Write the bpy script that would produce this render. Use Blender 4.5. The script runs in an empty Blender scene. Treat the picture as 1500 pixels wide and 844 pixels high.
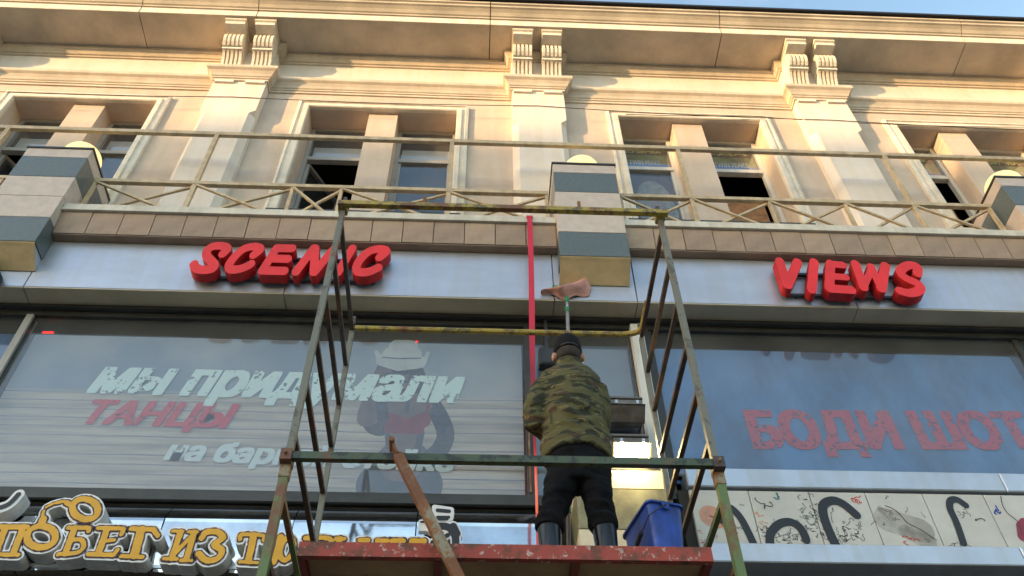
import bpy, bmesh, math, random
import numpy as np
from mathutils import Matrix, Vector, noise as mnoise
random.seed(7)
SC = bpy.context.scene
COL = SC.collection

# ---------------------------------------------------------------- camera
cd = bpy.data.cameras.new('camera'); cam = bpy.data.objects.new('camera', cd); COL.objects.link(cam)
cd.sensor_width = 36; cd.lens = 36 * 1308.9 / 1500; cd.clip_start = .05; cd.clip_end = 2000
R3 = [(0.99897758, -0.04370689, -0.01155424), (0.0253495, 0.75316813, -0.65733947), (0.03743255, 0.6563745, 0.75350602)]
mw = Matrix.Identity(4)
for r in range(3):
    mw[r][0] = R3[0][r]; mw[r][1] = -R3[1][r]; mw[r][2] = -R3[2][r]
mw[2][3] = 1.6
cam.matrix_world = mw
SC.camera = cam

# ---------------------------------------------------------------- sky, sun, exposure
SUN_EL = math.radians(5.0); SUN_AZ = math.radians(62)      # azimuth measured from the facade's normal towards the left
sdir = Vector((-math.sin(SUN_AZ) * math.cos(SUN_EL), -math.cos(SUN_AZ) * math.cos(SUN_EL), math.sin(SUN_EL)))
W = bpy.data.worlds.new('World'); SC.world = W; W.use_nodes = True
nt = W.node_tree; nt.nodes.clear()
o_ = nt.nodes.new('ShaderNodeOutputWorld'); bg = nt.nodes.new('ShaderNodeBackground')
sky = nt.nodes.new('ShaderNodeTexSky'); sky.sky_type = 'NISHITA'; sky.sun_disc = False
sky.sun_elevation = SUN_EL; sky.sun_rotation = math.atan2(sdir.x, sdir.y); sky.altitude = 100
sky.air_density = 1.0; sky.dust_density = 1.0; sky.ozone_density = 1.15
tc = nt.nodes.new('ShaderNodeTexCoord'); mp = nt.nodes.new('ShaderNodeMapping'); mp.inputs['Scale'].default_value = (1.2, 2.6, 3.0)
nz = nt.nodes.new('ShaderNodeTexNoise'); nz.inputs['Scale'].default_value = 2.2; nz.inputs['Detail'].default_value = 7; nz.inputs['Roughness'].default_value = .62
rp = nt.nodes.new('ShaderNodeValToRGB'); rp.color_ramp.elements[0].position = .50; rp.color_ramp.elements[1].position = .70
rp.color_ramp.elements[0].color = (0, 0, 0, 1); rp.color_ramp.elements[1].color = (.55, .55, .55, 1)
cm = nt.nodes.new('ShaderNodeMix'); cm.data_type = 'RGBA'
cloudc = nt.nodes.new('ShaderNodeMix'); cloudc.data_type = 'RGBA'; cloudc.blend_type = 'ADD'; cloudc.inputs[0].default_value = 1
cloudc.inputs[7].default_value = (.42, .38, .36, 1)
nt.links.new(tc.outputs['Generated'], mp.inputs['Vector']); nt.links.new(mp.outputs[0], nz.inputs['Vector'])
nt.links.new(nz.outputs[0], rp.inputs[0]); nt.links.new(rp.outputs[0], cm.inputs[0])
nt.links.new(sky.outputs[0], cloudc.inputs[6])
nt.links.new(sky.outputs[0], cm.inputs[6]); nt.links.new(cloudc.outputs[2], cm.inputs[7])
nt.links.new(cm.outputs[2], bg.inputs[0]); bg.inputs[1].default_value = .15
nt.links.new(bg.outputs[0], o_.inputs[0])
sl = bpy.data.lights.new('sun', 'SUN'); sl.energy = 1.3; sl.angle = math.radians(.5); sl.color = (1, .63, .29)
so = bpy.data.objects.new('sun', sl); COL.objects.link(so); so.rotation_euler = (-sdir).to_track_quat('-Z', 'Y').to_euler(); so.location = (-30, -20, 30)
vs = SC.view_settings; vs.view_transform = 'Standard'; vs.look = 'None'; vs.gamma = 1; vs.use_curve_mapping = False; vs.exposure = 2.58
SC.cycles.max_bounces = 8; SC.cycles.transparent_max_bounces = 16; SC.cycles.caustics_reflective = False; SC.cycles.caustics_refractive = False

# ---------------------------------------------------------------- materials
def _m(name):
    m = bpy.data.materials.new(name); m.use_nodes = True
    n = m.node_tree; b = n.nodes['Principled BSDF']; return m, n, b
def mat(name, col, rough=.6, metal=0, var=.12, scale=3, bump=0, bscale=60, col2=None, spread=.12, stretch=(1, 1, 1), spec=None, streak=0):
    """procedural paint / stone / metal: colour with blotchy variation, fine relief and wear"""
    m, n, b = _m(name); N = n.nodes.new; L = n.links.new
    tc = N('ShaderNodeTexCoord'); mp = N('ShaderNodeMapping'); mp.inputs['Scale'].default_value = stretch
    L(tc.outputs['Object'], mp.inputs[0])
    a = N('ShaderNodeTexNoise'); a.inputs['Scale'].default_value = scale; a.inputs['Detail'].default_value = 6; a.inputs['Roughness'].default_value = .65
    L(mp.outputs[0], a.inputs['Vector'])
    r = N('ShaderNodeValToRGB'); r.color_ramp.elements[0].position = .5 - spread; r.color_ramp.elements[1].position = .5 + spread
    c2 = col2 or tuple(max(0, c * (1 - var * 2)) for c in col)
    r.color_ramp.elements[0].color = (*c2, 1); r.color_ramp.elements[1].color = (*(col if col2 else tuple(min(1, c * (1 + var * .6)) for c in col)), 1)
    L(a.outputs[0], r.inputs[0]); out = r.outputs[0]
    if streak:                                                   # rain-washed vertical dirt
        mp2 = N('ShaderNodeMapping'); mp2.inputs['Scale'].default_value = (7, 7, .55); L(tc.outputs['Object'], mp2.inputs[0])
        s = N('ShaderNodeTexNoise'); s.inputs['Scale'].default_value = 1.6; s.inputs['Detail'].default_value = 5; L(mp2.outputs[0], s.inputs['Vector'])
        rr = N('ShaderNodeValToRGB'); rr.color_ramp.elements[0].position = .38; rr.color_ramp.elements[1].position = .6
        d = 1 - streak; rr.color_ramp.elements[0].color = (d, d * .97, d * .92, 1); rr.color_ramp.elements[1].color = (1, 1, 1, 1)
        L(s.outputs[0], rr.inputs[0])
        mx = N('ShaderNodeMix'); mx.data_type = 'RGBA'; mx.blend_type = 'MULTIPLY'; mx.inputs[0].default_value = 1
        L(out, mx.inputs[6]); L(rr.outputs[0], mx.inputs[7]); out = mx.outputs[2]
    L(out, b.inputs['Base Color'])
    b.inputs['Roughness'].default_value = rough; b.inputs['Metallic'].default_value = metal
    if spec is not None: b.inputs['Specular IOR Level'].default_value = spec
    if bump:
        f = N('ShaderNodeTexNoise'); f.inputs['Scale'].default_value = bscale; f.inputs['Detail'].default_value = 4; L(mp.outputs[0], f.inputs['Vector'])
        bp = N('ShaderNodeBump'); bp.inputs['Strength'].default_value = bump; bp.inputs['Distance'].default_value = .01
        L(f.outputs[0], bp.inputs['Height']); L(bp.outputs[0], b.inputs['Normal'])
    return m
def emis(name, col, strength, base=None):
    m, n, b = _m(name); b.inputs['Base Color'].default_value = (*(base or col), 1); b.inputs['Emission Color'].default_value = (*col, 1); b.inputs['Emission Strength'].default_value = strength
    b.inputs['Roughness'].default_value = .35
    return m
def glass(name, tint=(.82, .86, .86), ior=1.55, dirt=.04, wave=.0):
    m = bpy.data.materials.new(name); m.use_nodes = True; n = m.node_tree; n.nodes.clear(); N = n.nodes.new; L = n.links.new
    o = N('ShaderNodeOutputMaterial'); tr = N('ShaderNodeBsdfTransparent'); tr.inputs[0].default_value = (*tint, 1)
    g = N('ShaderNodeBsdfGlossy'); g.inputs['Roughness'].default_value = .015; g.inputs[0].default_value = (.95, .97, 1, 1)
    ge = N('ShaderNodeNewGeometry'); dt = N('ShaderNodeVectorMath'); dt.operation = 'DOT_PRODUCT'; L(ge.outputs['Normal'], dt.inputs[0]); L(ge.outputs['Incoming'], dt.inputs[1])
    ab = N('ShaderNodeMath'); ab.operation = 'ABSOLUTE'; L(dt.outputs['Value'], ab.inputs[0])
    om = N('ShaderNodeMath'); om.operation = 'SUBTRACT'; om.inputs[0].default_value = 1; L(ab.outputs[0], om.inputs[1])
    pw = N('ShaderNodeMath'); pw.operation = 'POWER'; pw.inputs[1].default_value = 5; L(om.outputs[0], pw.inputs[0])
    f0 = ((ior - 1) / (ior + 1)) ** 2
    f = N('ShaderNodeMath'); f.operation = 'MULTIPLY_ADD'; f.inputs[1].default_value = 1 - f0; f.inputs[2].default_value = f0; L(pw.outputs[0], f.inputs[0])
    mx = N('ShaderNodeMixShader'); df = N('ShaderNodeBsdfDiffuse'); df.inputs[0].default_value = (.5, .5, .5, 1)
    mx2 = N('ShaderNodeMixShader'); nzz = N('ShaderNodeTexNoise'); nzz.inputs['Scale'].default_value = 1.7; nzz.inputs['Detail'].default_value = 6
    tcc = N('ShaderNodeTexCoord'); L(tcc.outputs['Object'], nzz.inputs['Vector'])
    mm = N('ShaderNodeMath'); mm.operation = 'MULTIPLY'; mm.inputs[1].default_value = dirt * 2; L(nzz.outputs[0], mm.inputs[0])
    if wave:
        w = N('ShaderNodeTexNoise'); w.inputs['Scale'].default_value = 1.2; w.inputs['Detail'].default_value = 1; L(tcc.outputs['Object'], w.inputs['Vector'])
        bb = N('ShaderNodeBump'); bb.inputs['Strength'].default_value = wave; bb.inputs['Distance'].default_value = .05; L(w.outputs[0], bb.inputs['Height']); L(bb.outputs[0], g.inputs['Normal'])
    L(f.outputs[0], mx.inputs[0]); L(tr.outputs[0], mx.inputs[1]); L(g.outputs[0], mx.inputs[2])
    L(mm.outputs[0], mx2.inputs[0]); L(mx.outputs[0], mx2.inputs[1]); L(df.outputs[0], mx2.inputs[2]); L(mx2.outputs[0], o.inputs[0])
    return m
def flaked(name, top, under, amount=.5, rough=.55, scale=14, rust=(.16, .06, .025), rustamt=.35):
    """old paint flaking off a second coat, with rust spots"""
    m, n, b = _m(name); N = n.nodes.new; L = n.links.new
    tc = N('ShaderNodeTexCoord')
    a = N('ShaderNodeTexNoise'); a.inputs['Scale'].default_value = scale; a.inputs['Detail'].default_value = 8; a.inputs['Roughness'].default_value = .75; L(tc.outputs['Object'], a.inputs['Vector'])
    r = N('ShaderNodeValToRGB'); r.color_ramp.elements[0].position = amount - .02; r.color_ramp.elements[1].position = amount + .02
    r.color_ramp.elements[0].color = (*under, 1); r.color_ramp.elements[1].color = (*top, 1); L(a.outputs[0], r.inputs[0])
    c = N('ShaderNodeTexNoise'); c.inputs['Scale'].default_value = scale * .45; c.inputs['Detail'].default_value = 7; c.inputs['Roughness'].default_value = .7; L(tc.outputs['Object'], c.inputs['Vector'])
    r2 = N('ShaderNodeValToRGB'); r2.color_ramp.elements[0].position = rustamt; r2.color_ramp.elements[1].position = rustamt + .12
    r2.color_ramp.elements[0].color = (1, 1, 1, 1); r2.color_ramp.elements[1].color = (0, 0, 0, 1); L(c.outputs[0], r2.inputs[0])
    mx = N('ShaderNodeMix'); mx.data_type = 'RGBA'; L(r2.outputs[0], mx.inputs[0]); L(r.outputs[0], mx.inputs[6]); mx.inputs[7].default_value = (*rust, 1)
    L(mx.outputs[2], b.inputs['Base Color']); b.inputs['Roughness'].default_value = rough
    bp = N('ShaderNodeBump'); bp.inputs['Strength'].default_value = .4; bp.inputs['Distance'].default_value = .004; L(a.outputs[0], bp.inputs['Height']); L(bp.outputs[0], b.inputs['Normal'])
    return m
def worn_print(name, col, hole=.42, scale=9, rough=.6, soft=.03, mul=1.0):
    """printed lettering with worn-away holes"""
    m, n, b = _m(name); N = n.nodes.new; L = n.links.new
    tc = N('ShaderNodeTexCoord')
    a = N('ShaderNodeTexNoise'); a.inputs['Scale'].default_value = scale; a.inputs['Detail'].default_value = 5; a.inputs['Roughness'].default_value = .6; L(tc.outputs['Object'], a.inputs['Vector'])
    c = N('ShaderNodeTexNoise'); c.inputs['Scale'].default_value = scale * .3; c.inputs['Detail'].default_value = 2; L(tc.outputs['Object'], c.inputs['Vector'])
    s = N('ShaderNodeMath'); s.operation = 'MULTIPLY_ADD'; s.inputs[1].default_value = .6; L(c.outputs[0], s.inputs[0]); L(a.outputs[0], s.inputs[2])
    r = N('ShaderNodeValToRGB'); r.color_ramp.elements[0].position = (hole + .3) / 1.0 - soft; r.color_ramp.elements[1].position = (hole + .3) + soft
    r.color_ramp.elements[0].color = (0, 0, 0, 1); r.color_ramp.elements[1].color = (mul, mul, mul, 1); L(s.outputs[0], r.inputs[0])
    b.inputs['Base Color'].default_value = (*col, 1); b.inputs['Roughness'].default_value = rough; L(r.outputs[0], b.inputs['Alpha'])
    return m

M = {}
M['wall'] = mat('render_cream', (.57, .475, .40), .85, var=.05, scale=2.2, bump=.3, bscale=120, streak=.035)
M['pil'] = mat('render_pale', (.72, .65, .59), .8, var=.04, scale=1.6, bump=.2, bscale=120, streak=.025)
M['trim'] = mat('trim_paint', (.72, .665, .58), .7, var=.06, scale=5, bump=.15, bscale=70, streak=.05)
M['cornice'] = mat('cornice_render', (.53, .46, .37), .85, var=.12, scale=1.4, bump=.25, bscale=60)
M['mould'] = mat('moulding_render', (.60, .52, .43), .8, var=.08, scale=3, bump=.15, bscale=70, streak=.03)
M['roof'] = mat('dark_sheet_metal', (.025, .025, .03), .5, .4)
M['tile'] = mat('brown_stone_tile', (.38, .265, .185), .6, var=.12, scale=2.4, bump=.15, bscale=50)
M['tile2'] = mat('brown_stone_tile_b', (.42, .30, .21), .6, var=.12, scale=2.1, bump=.15, bscale=50)
M['tile3'] = mat('brown_stone_tile_c', (.345, .245, .175), .6, var=.12, scale=2.7, bump=.15, bscale=50)
M['dark_gap'] = mat('dark_backing', (.03, .027, .025), .9)
M['ledge'] = mat('ledge_metal', (.64, .59, .50), .55, var=.08, scale=4, streak=.12)
M['fascia'] = mat('aluminium_cladding', (.50, .52, .60), .36, .5, var=.04, scale=1.5, stretch=(1, 1, 3), streak=.025)
M['soffit'] = mat('soffit_metal', (.54, .45, .31), .45, .15, var=.10, scale=1.2)
M['stone'] = mat('pinkish_stone', (.55, .455, .39), .5, var=.06, scale=8, bump=.08, bscale=80)
M['dark_stone'] = mat('dark_green_granite', (.125, .145, .145), .3, var=.22, scale=30, col2=(.085, .105, .105), spread=.2)
M['tan'] = mat('tan_stone', (.60, .45, .25), .45, var=.08, scale=6)
M['olive'] = mat('olive_stone', (.20, .20, .12), .45, var=.2, scale=7, streak=.2)
M['cream_panel'] = mat('cream_panel', (.60, .55, .42), .5, var=.06, scale=6, streak=.1)
M['rail'] = mat('tan_rail_paint', (.56, .43, .27), .5, var=.12, scale=9, streak=.1)
M['red'] = mat('red_letter_face', (.74, .018, .02), .6, var=.06, scale=3, streak=.06)
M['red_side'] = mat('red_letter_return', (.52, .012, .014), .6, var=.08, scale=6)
M['steel'] = mat('dark_steel', (.06, .06, .062), .45, .6)
M['frame'] = mat('dark_window_frame', (.05, .048, .045), .45, .3, var=.15)
M['white_frame'] = mat('white_window_frame', (.62, .62, .60), .45, var=.06, streak=.1)
M['grey_frame'] = mat('grey_window_frame', (.35, .34, .32), .5, var=.08)
M['glass'] = glass('shop_glass', (.95, .96, .97), 1.62, .06, .05)
M['glass_up'] = glass('sash_glass', (.9, .92, .93), 1.8, .05, .06)
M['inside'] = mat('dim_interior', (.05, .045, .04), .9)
M['reflection'] = mat('white_reflection', (.62, .64, .66), .8, var=.05)
M['chrome'] = mat('bent_mirror_steel', (.72, .73, .75), .08, 1, var=.12, scale=2, bump=.22, bscale=2.6)
M['orange'] = mat('orange_face', (.66, .345, .010), .5, var=.05, scale=6)
M['outline'] = mat('maroon_outline', (.05, .012, .02), .5)
M['white_face'] = mat('white_acrylic', (.72, .72, .74), .4, var=.04)
M['letter_side'] = mat('pale_letter_return', (.74, .74, .74), .5, var=.1, streak=.15)
M['black'] = mat('black_vinyl', (.012, .012, .016), .5)
M['sill'] = mat('sill_aluminium', (.50, .54, .62), .36, .5, var=.04, streak=.06)
M['board'] = mat('graffiti_board', (.55, .54, .51), .6, var=.10, scale=3, col2=(.46, .44, .41), spread=.2)
M['scribble'] = worn_print('marker_scribble', (.015, .015, .02), .30, 22, soft=.02)
M['smudge'] = worn_print('grey_smudge', (.25, .23, .19), .38, 9, soft=.2, mul=.35)
M['mark_red'] = mat('red_marker', (.45, .05, .03), .7); M['mark_blue'] = mat('blue_marker', (.03, .06, .35), .7)
M['mark_teal'] = mat('teal_marker', (.03, .16, .18), .7); M['mark_peach'] = worn_print('peach_spray', (.62, .30, .20), .18, 8, soft=.2, mul=.8); M['mark_maroon'] = mat('maroon_vinyl', (.25, .02, .05), .5)
M['scaf'] = flaked('scaffold_grey_paint', (.155, .155, .125), (.085, .075, .06), .43, .5, 12, rustamt=.33)
M['scaf_dark'] = flaked('scaffold_brown_paint', (.06, .042, .034), (.035, .026, .022), .45, .5, 12, rustamt=.36)
M['scaf_green'] = flaked('scaffold_green_paint', (.10, .155, .05), (.17, .18, .10), .40, .5, 10, rustamt=.40)
M['rail_green'] = flaked('rail_green_paint', (.05, .075, .04), (.02, .022, .018), .46, .5, 11, rustamt=.34)
M['scaf_yellow'] = flaked('scaffold_yellow_paint', (.36, .27, .04), (.12, .095, .035), .47, .45, 13, rustamt=.40)
M['rusty'] = flaked('rusty_brace', (.24, .22, .16), (.22, .09, .03), .50, .7, 9, rustamt=.45)
M['lip'] = flaked('red_lip_paint', (.30, .045, .03), (.46, .38, .33), .41, .65, 22, rustamt=.40, rust=(.12, .04, .022))
M['ply'] = mat('stained_plywood', (.42, .25, .12), .8, var=.3, scale=2.5, col2=(.20, .11, .055), spread=.25, bump=.2)
M['maroon_paint'] = flaked('maroon_frame_paint', (.17, .03, .025), (.10, .04, .03), .42, .6, 8)
M['tape'] = mat('red_ribbon', (.55, .012, .035), .5, var=.05)
M['bucket'] = mat('blue_plastic', (.018, .07, .42), .42, var=.18, scale=9, streak=.15)
M['dark_plastic'] = mat('dark_plastic', (.02, .02, .022), .45)
M['boot'] = mat('black_rubber', (.012, .012, .014), .22, var=.2, bump=.05)
M['trouser'] = mat('black_cloth', (.0065, .007, .0095), .9, spec=.15, var=.2, scale=12, bump=.4, bscale=90)
M['cap'] = mat('black_cap_cloth', (.006, .006, .007), .85, spec=.2, bump=.3, bscale=150)
M['skin'] = mat('skin', (.42, .22, .15), .55, var=.10, scale=14)
M['hair'] = mat('short_dark_hair', (.03, .022, .016), .8, bump=.6, bscale=220)
M['alu'] = mat('aluminium_pole', (.62, .63, .64), .3, .7)
M['green_plastic'] = mat('green_plastic', (.01, .20, .06), .35)
M['rag'] = mat('pink_rag', (.58, .30, .26), .9, var=.2, scale=6, bump=.3, bscale=60)
M['flood_body'] = mat('floodlight_housing', (.16, .15, .14), .5, .2, var=.2, scale=9)
M['lamp_on'] = emis('lit_flood_glass', (1, .74, .32), 30)
M['globe'] = emis('lit_globe', (1, .78, .32), .21, (.30, .25, .12))
M['spot'] = emis('lit_downlight', (1, .82, .5), 1.2)
M['led'] = emis('red_led', (1, .02, .02), .35)
M['cable'] = mat('dark_cable', (.05, .04, .04), .7)
M['asphalt'] = mat('asphalt', (.085, .085, .085), .9, var=.2, scale=3, bump=.3)
M['paving'] = mat('paving', (.34, .31, .27), .85, var=.15, scale=2, bump=.2)
M['opp'] = mat('opposite_render', (.40, .34, .27), .85, var=.1)

def camo():
    m, n, b = _m('camouflage_cloth'); N = n.nodes.new; L = n.links.new
    tc = N('ShaderNodeTexCoord'); cols = [(.082, .074, .028), (.020, .023, .011), (.062, .034, .019), (.150, .120, .050)]
    last = None
    for k, (sc, off, thr) in enumerate([(None, None, None), (1.0, 0, .53), (.9, 7.3, .60), (1.3, 15.1, .63)]):
        if k == 0:
            last = None; continue
        mp = N('ShaderNodeMapping'); mp.inputs['Scale'].default_value = (5.5 * sc, 5.5 * sc, 15 * sc); mp.inputs['Location'].default_value = (off, off, off); L(tc.outputs['Object'], mp.inputs[0])
        a = N('ShaderNodeTexNoise'); a.inputs['Scale'].default_value = 1.6; a.inputs['Detail'].default_value = 3; a.inputs['Distortion'].default_value = .6; L(mp.outputs[0], a.inputs['Vector'])
        r = N('ShaderNodeValToRGB'); r.color_ramp.elements[0].position = thr - .015; r.color_ramp.elements[1].position = thr + .015; L(a.outputs[0], r.inputs[0])
        mx = N('ShaderNodeMix'); mx.data_type = 'RGBA'; L(r.outputs[0], mx.inputs[0])
        if last is None: mx.inputs[6].default_value = (*cols[0], 1)
        else: L(last, mx.inputs[6])
        mx.inputs[7].default_value = (*cols[k], 1); last = mx.outputs[2]
    L(last, b.inputs['Base Color']); b.inputs['Roughness'].default_value = .9
    f = N('ShaderNodeTexNoise'); f.inputs['Scale'].default_value = 60; L(tc.outputs['Object'], f.inputs['Vector'])
    bp = N('ShaderNodeBump'); bp.inputs['Strength'].default_value = .3; bp.inputs['Distance'].default_value = .004; L(f.outputs[0], bp.inputs['Height']); L(bp.outputs[0], b.inputs['Normal'])
    return m
M['camo'] = camo()

# ---------------------------------------------------------------- mesh helpers
class MB:
    def __init__(s): s.v = []; s.f = []
    def add(s, vs, fs):
        k = len(s.v); s.v += [tuple(map(float, p)) for p in vs]; s.f += [tuple(i + k for i in f) for f in fs]; return s
    def box(s, x0, x1, y0, y1, z0, z1):
        return s.add([(x0, y0, z0), (x1, y0, z0), (x1, y1, z0), (x0, y1, z0), (x0, y0, z1), (x1, y0, z1), (x1, y1, z1), (x0, y1, z1)],
                     [(0, 3, 2, 1), (4, 5, 6, 7), (0, 1, 5, 4), (1, 2, 6, 5), (2, 3, 7, 6), (3, 0, 4, 7)])
    def bbox(s, x0, x1, y0, y1, z0, z1, b=.006):
        """box with bevelled front edges (front faces -Y)"""
        vs = [(x0, y1, z0), (x1, y1, z0), (x1, y1, z1), (x0, y1, z1), (x0, y0 + b, z0), (x1, y0 + b, z0), (x1, y0 + b, z1), (x0, y0 + b, z1),
              (x0 + b, y0, z0 + b), (x1 - b, y0, z0 + b), (x1 - b, y0, z1 - b), (x0 + b, y0, z1 - b)]
        fs = [(0, 3, 2, 1)]
        for i in range(4):
            j = (i + 1) % 4; fs += [(i, j, 4 + j, 4 + i), (4 + i, 4 + j, 8 + j, 8 + i)]
        fs.append((8, 9, 10, 11)); return s.add(vs, fs)
    def prism(s, prof, x0, x1):
        """(y,z) outline extruded along X"""
        n = len(prof); vs = [(x0, y, z) for y, z in prof] + [(x1, y, z) for y, z in prof]
        fs = [(i, (i + 1) % n, n + (i + 1) % n, n + i) for i in range(n)] + [tuple(range(n - 1, -1, -1)), tuple(range(n, 2 * n))]
        return s.add(vs, fs)
    def beam(s, a, b, w, h=None, up=(0, 0, 1)):
        a = Vector(a); b = Vector(b); h = h or w; d = (b - a).normalized(); u = Vector(up)
        if abs(d.dot(u)) > .95: u = Vector((0, 1, 0))
        r = d.cross(u).normalized(); u = r.cross(d)
        vs = [p + r * (sx * w / 2) + u * (sy * h / 2) for p in (a, b) for sx, sy in ((-1, -1), (1, -1), (1, 1), (-1, 1))]
        return s.add(vs, [(0, 1, 2, 3)[::-1], (4, 5, 6, 7), (0, 1, 5, 4), (1, 2, 6, 5), (2, 3, 7, 6), (3, 0, 4, 7)])
    def tube(s, pts, r, n=10, cap=True):
        pts = [Vector(p) for p in pts]; rs = r if isinstance(r, (list, tuple)) else [r] * len(pts); k = len(s.v); prev = None
        for i, p in enumerate(pts):
            t = ((pts[min(i + 1, len(pts) - 1)] - pts[max(i - 1, 0)])).normalized()
            if prev is None: prev = Vector((0, 0, 1)) if abs(t.z) < .9 else Vector((1, 0, 0))
            a = (prev - t * prev.dot(t)).normalized(); c = t.cross(a); prev = a
            for j in range(n):
                q = 2 * math.pi * j / n; s.v.append(tuple(p + (a * math.cos(q) + c * math.sin(q)) * rs[i]))
        for i in range(len(pts) - 1):
            for j in range(n): s.f.append((k + i * n + j, k + i * n + (j + 1) % n, k + (i + 1) * n + (j + 1) % n, k + (i + 1) * n + j))
        if cap: s.f.append(tuple(k + j for j in range(n))[::-1]); s.f.append(tuple(k + (len(pts) - 1) * n + j for j in range(n)))
        return s
    def lathe(s, prof, cx, cy, n=24, cap=True):
        k = len(s.v)
        for r, z in prof:
            for j in range(n): q = 2 * math.pi * j / n; s.v.append((cx + r * math.cos(q), cy + r * math.sin(q), z))
        m = len(prof)
        for i in range(m - 1):
            for j in range(n): s.f.append((k + i * n + j, k + i * n + (j + 1) % n, k + (i + 1) * n + (j + 1) % n, k + (i + 1) * n + j))
        if cap: s.f.append(tuple(k + j for j in range(n))[::-1]); s.f.append(tuple(k + (m - 1) * n + j for j in range(n)))
        return s
    def rings(s, rr, n=20):
        """loft of horizontal ellipses (cx, cy, z, half width, half depth)"""
        k = len(s.v)
        for cx, cy, z, a, b in rr:
            for j in range(n): q = 2 * math.pi * j / n; s.v.append((cx + a * math.cos(q), cy + b * math.sin(q), z))
        for i in range(len(rr) - 1):
            for j in range(n): s.f.append((k + i * n + j, k + i * n + (j + 1) % n, k + (i + 1) * n + (j + 1) % n, k + (i + 1) * n + j))
        s.f.append(tuple(k + j for j in range(n))[::-1]); s.f.append(tuple(k + (len(rr) - 1) * n + j for j in range(n))); return s
    def ball(s, c, a, b=None, h=None, n=16, m=10):
        b = b or a; h = h or a; k = len(s.v)
        for i in range(1, m):
            t = math.pi * i / m
            for j in range(n): q = 2 * math.pi * j / n; s.v.append((c[0] + a * math.sin(t) * math.cos(q), c[1] + b * math.sin(t) * math.sin(q), c[2] - h * math.cos(t)))
        s.v.append((c[0], c[1], c[2] - h)); s.v.append((c[0], c[1], c[2] + h)); e = len(s.v)
        for i in range(m - 2):
            for j in range(n): s.f.append((k + i * n + j, k + i * n + (j + 1) % n, k + (i + 1) * n + (j + 1) % n, k + (i + 1) * n + j))
        for j in range(n): s.f.append((e - 2, k + (j + 1) % n, k + j)); s.f.append((e - 1, k + (m - 2) * n + j, k + (m - 2) * n + (j + 1) % n))
        return s
    def sweep(s, path, prof):
        """(out,z) moulding profile swept along a plan polyline with mitred corners; 'out' points to the path's right-hand side"""
        P = [Vector((*p, 0)) for p in path]; k = len(s.v); n = len(prof)
        for i, p in enumerate(P):
            ns = []
            if i > 0: d = (P[i] - P[i - 1]).normalized(); ns.append(Vector((d.y, -d.x, 0)))
            if i < len(P) - 1: d = (P[i + 1] - P[i]).normalized(); ns.append(Vector((d.y, -d.x, 0)))
            o = ns[0] if len(ns) == 1 else (ns[0] + ns[1]) / (1 + ns[0].dot(ns[1]))
            for u, z in prof: q = p + o * u; s.v.append((q.x, q.y, z))
        for i in range(len(P) - 1):
            for j in range(n - 1): s.f.append((k + i * n + j, k + (i + 1) * n + j, k + (i + 1) * n + j + 1, k + i * n + j + 1))
        return s
    def mesh(s, name, m, smooth=False):
        me = bpy.data.meshes.new(name); me.from_pydata(s.v, [], s.f); me.materials.append(M[m] if isinstance(m, str) else m)
        if smooth: me.polygons.foreach_set('use_smooth', [True] * len(me.polygons))
        me.update(); return me
    def build(s, name, m, parent=None, smooth=False, recalc=True):
        me = s.mesh(name, m, smooth)
        if recalc:
            b = bmesh.new(); b.from_mesh(me); bmesh.ops.recalc_face_normals(b, faces=b.faces); b.to_mesh(me); b.free()
        return link(name, me, parent)
def link(name, me, parent=None, loc=(0, 0, 0)):
    o = bpy.data.objects.new(name, me); COL.objects.link(o); o.location = loc
    if parent is not None:
        o.parent = parent; o.matrix_parent_inverse = Matrix.Translation(-root_loc(parent))
    return o
def root_loc(o):
    v = Vector((0, 0, 0))
    while o is not None: v += Vector(o.location); v += o.matrix_parent_inverse.translation if o.parent else Vector((0, 0, 0)); o = o.parent
    return v
def tag(o, label, cat, group=None):
    o['label'] = label; o['category'] = cat
    if group: o['group'] = group
    return o
def thing(name, loc, label, cat, group=None):
    o = bpy.data.objects.new(name, None); COL.objects.link(o); o.location = loc; o.empty_display_size = .2
    return tag(o, label, cat, group)

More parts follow.
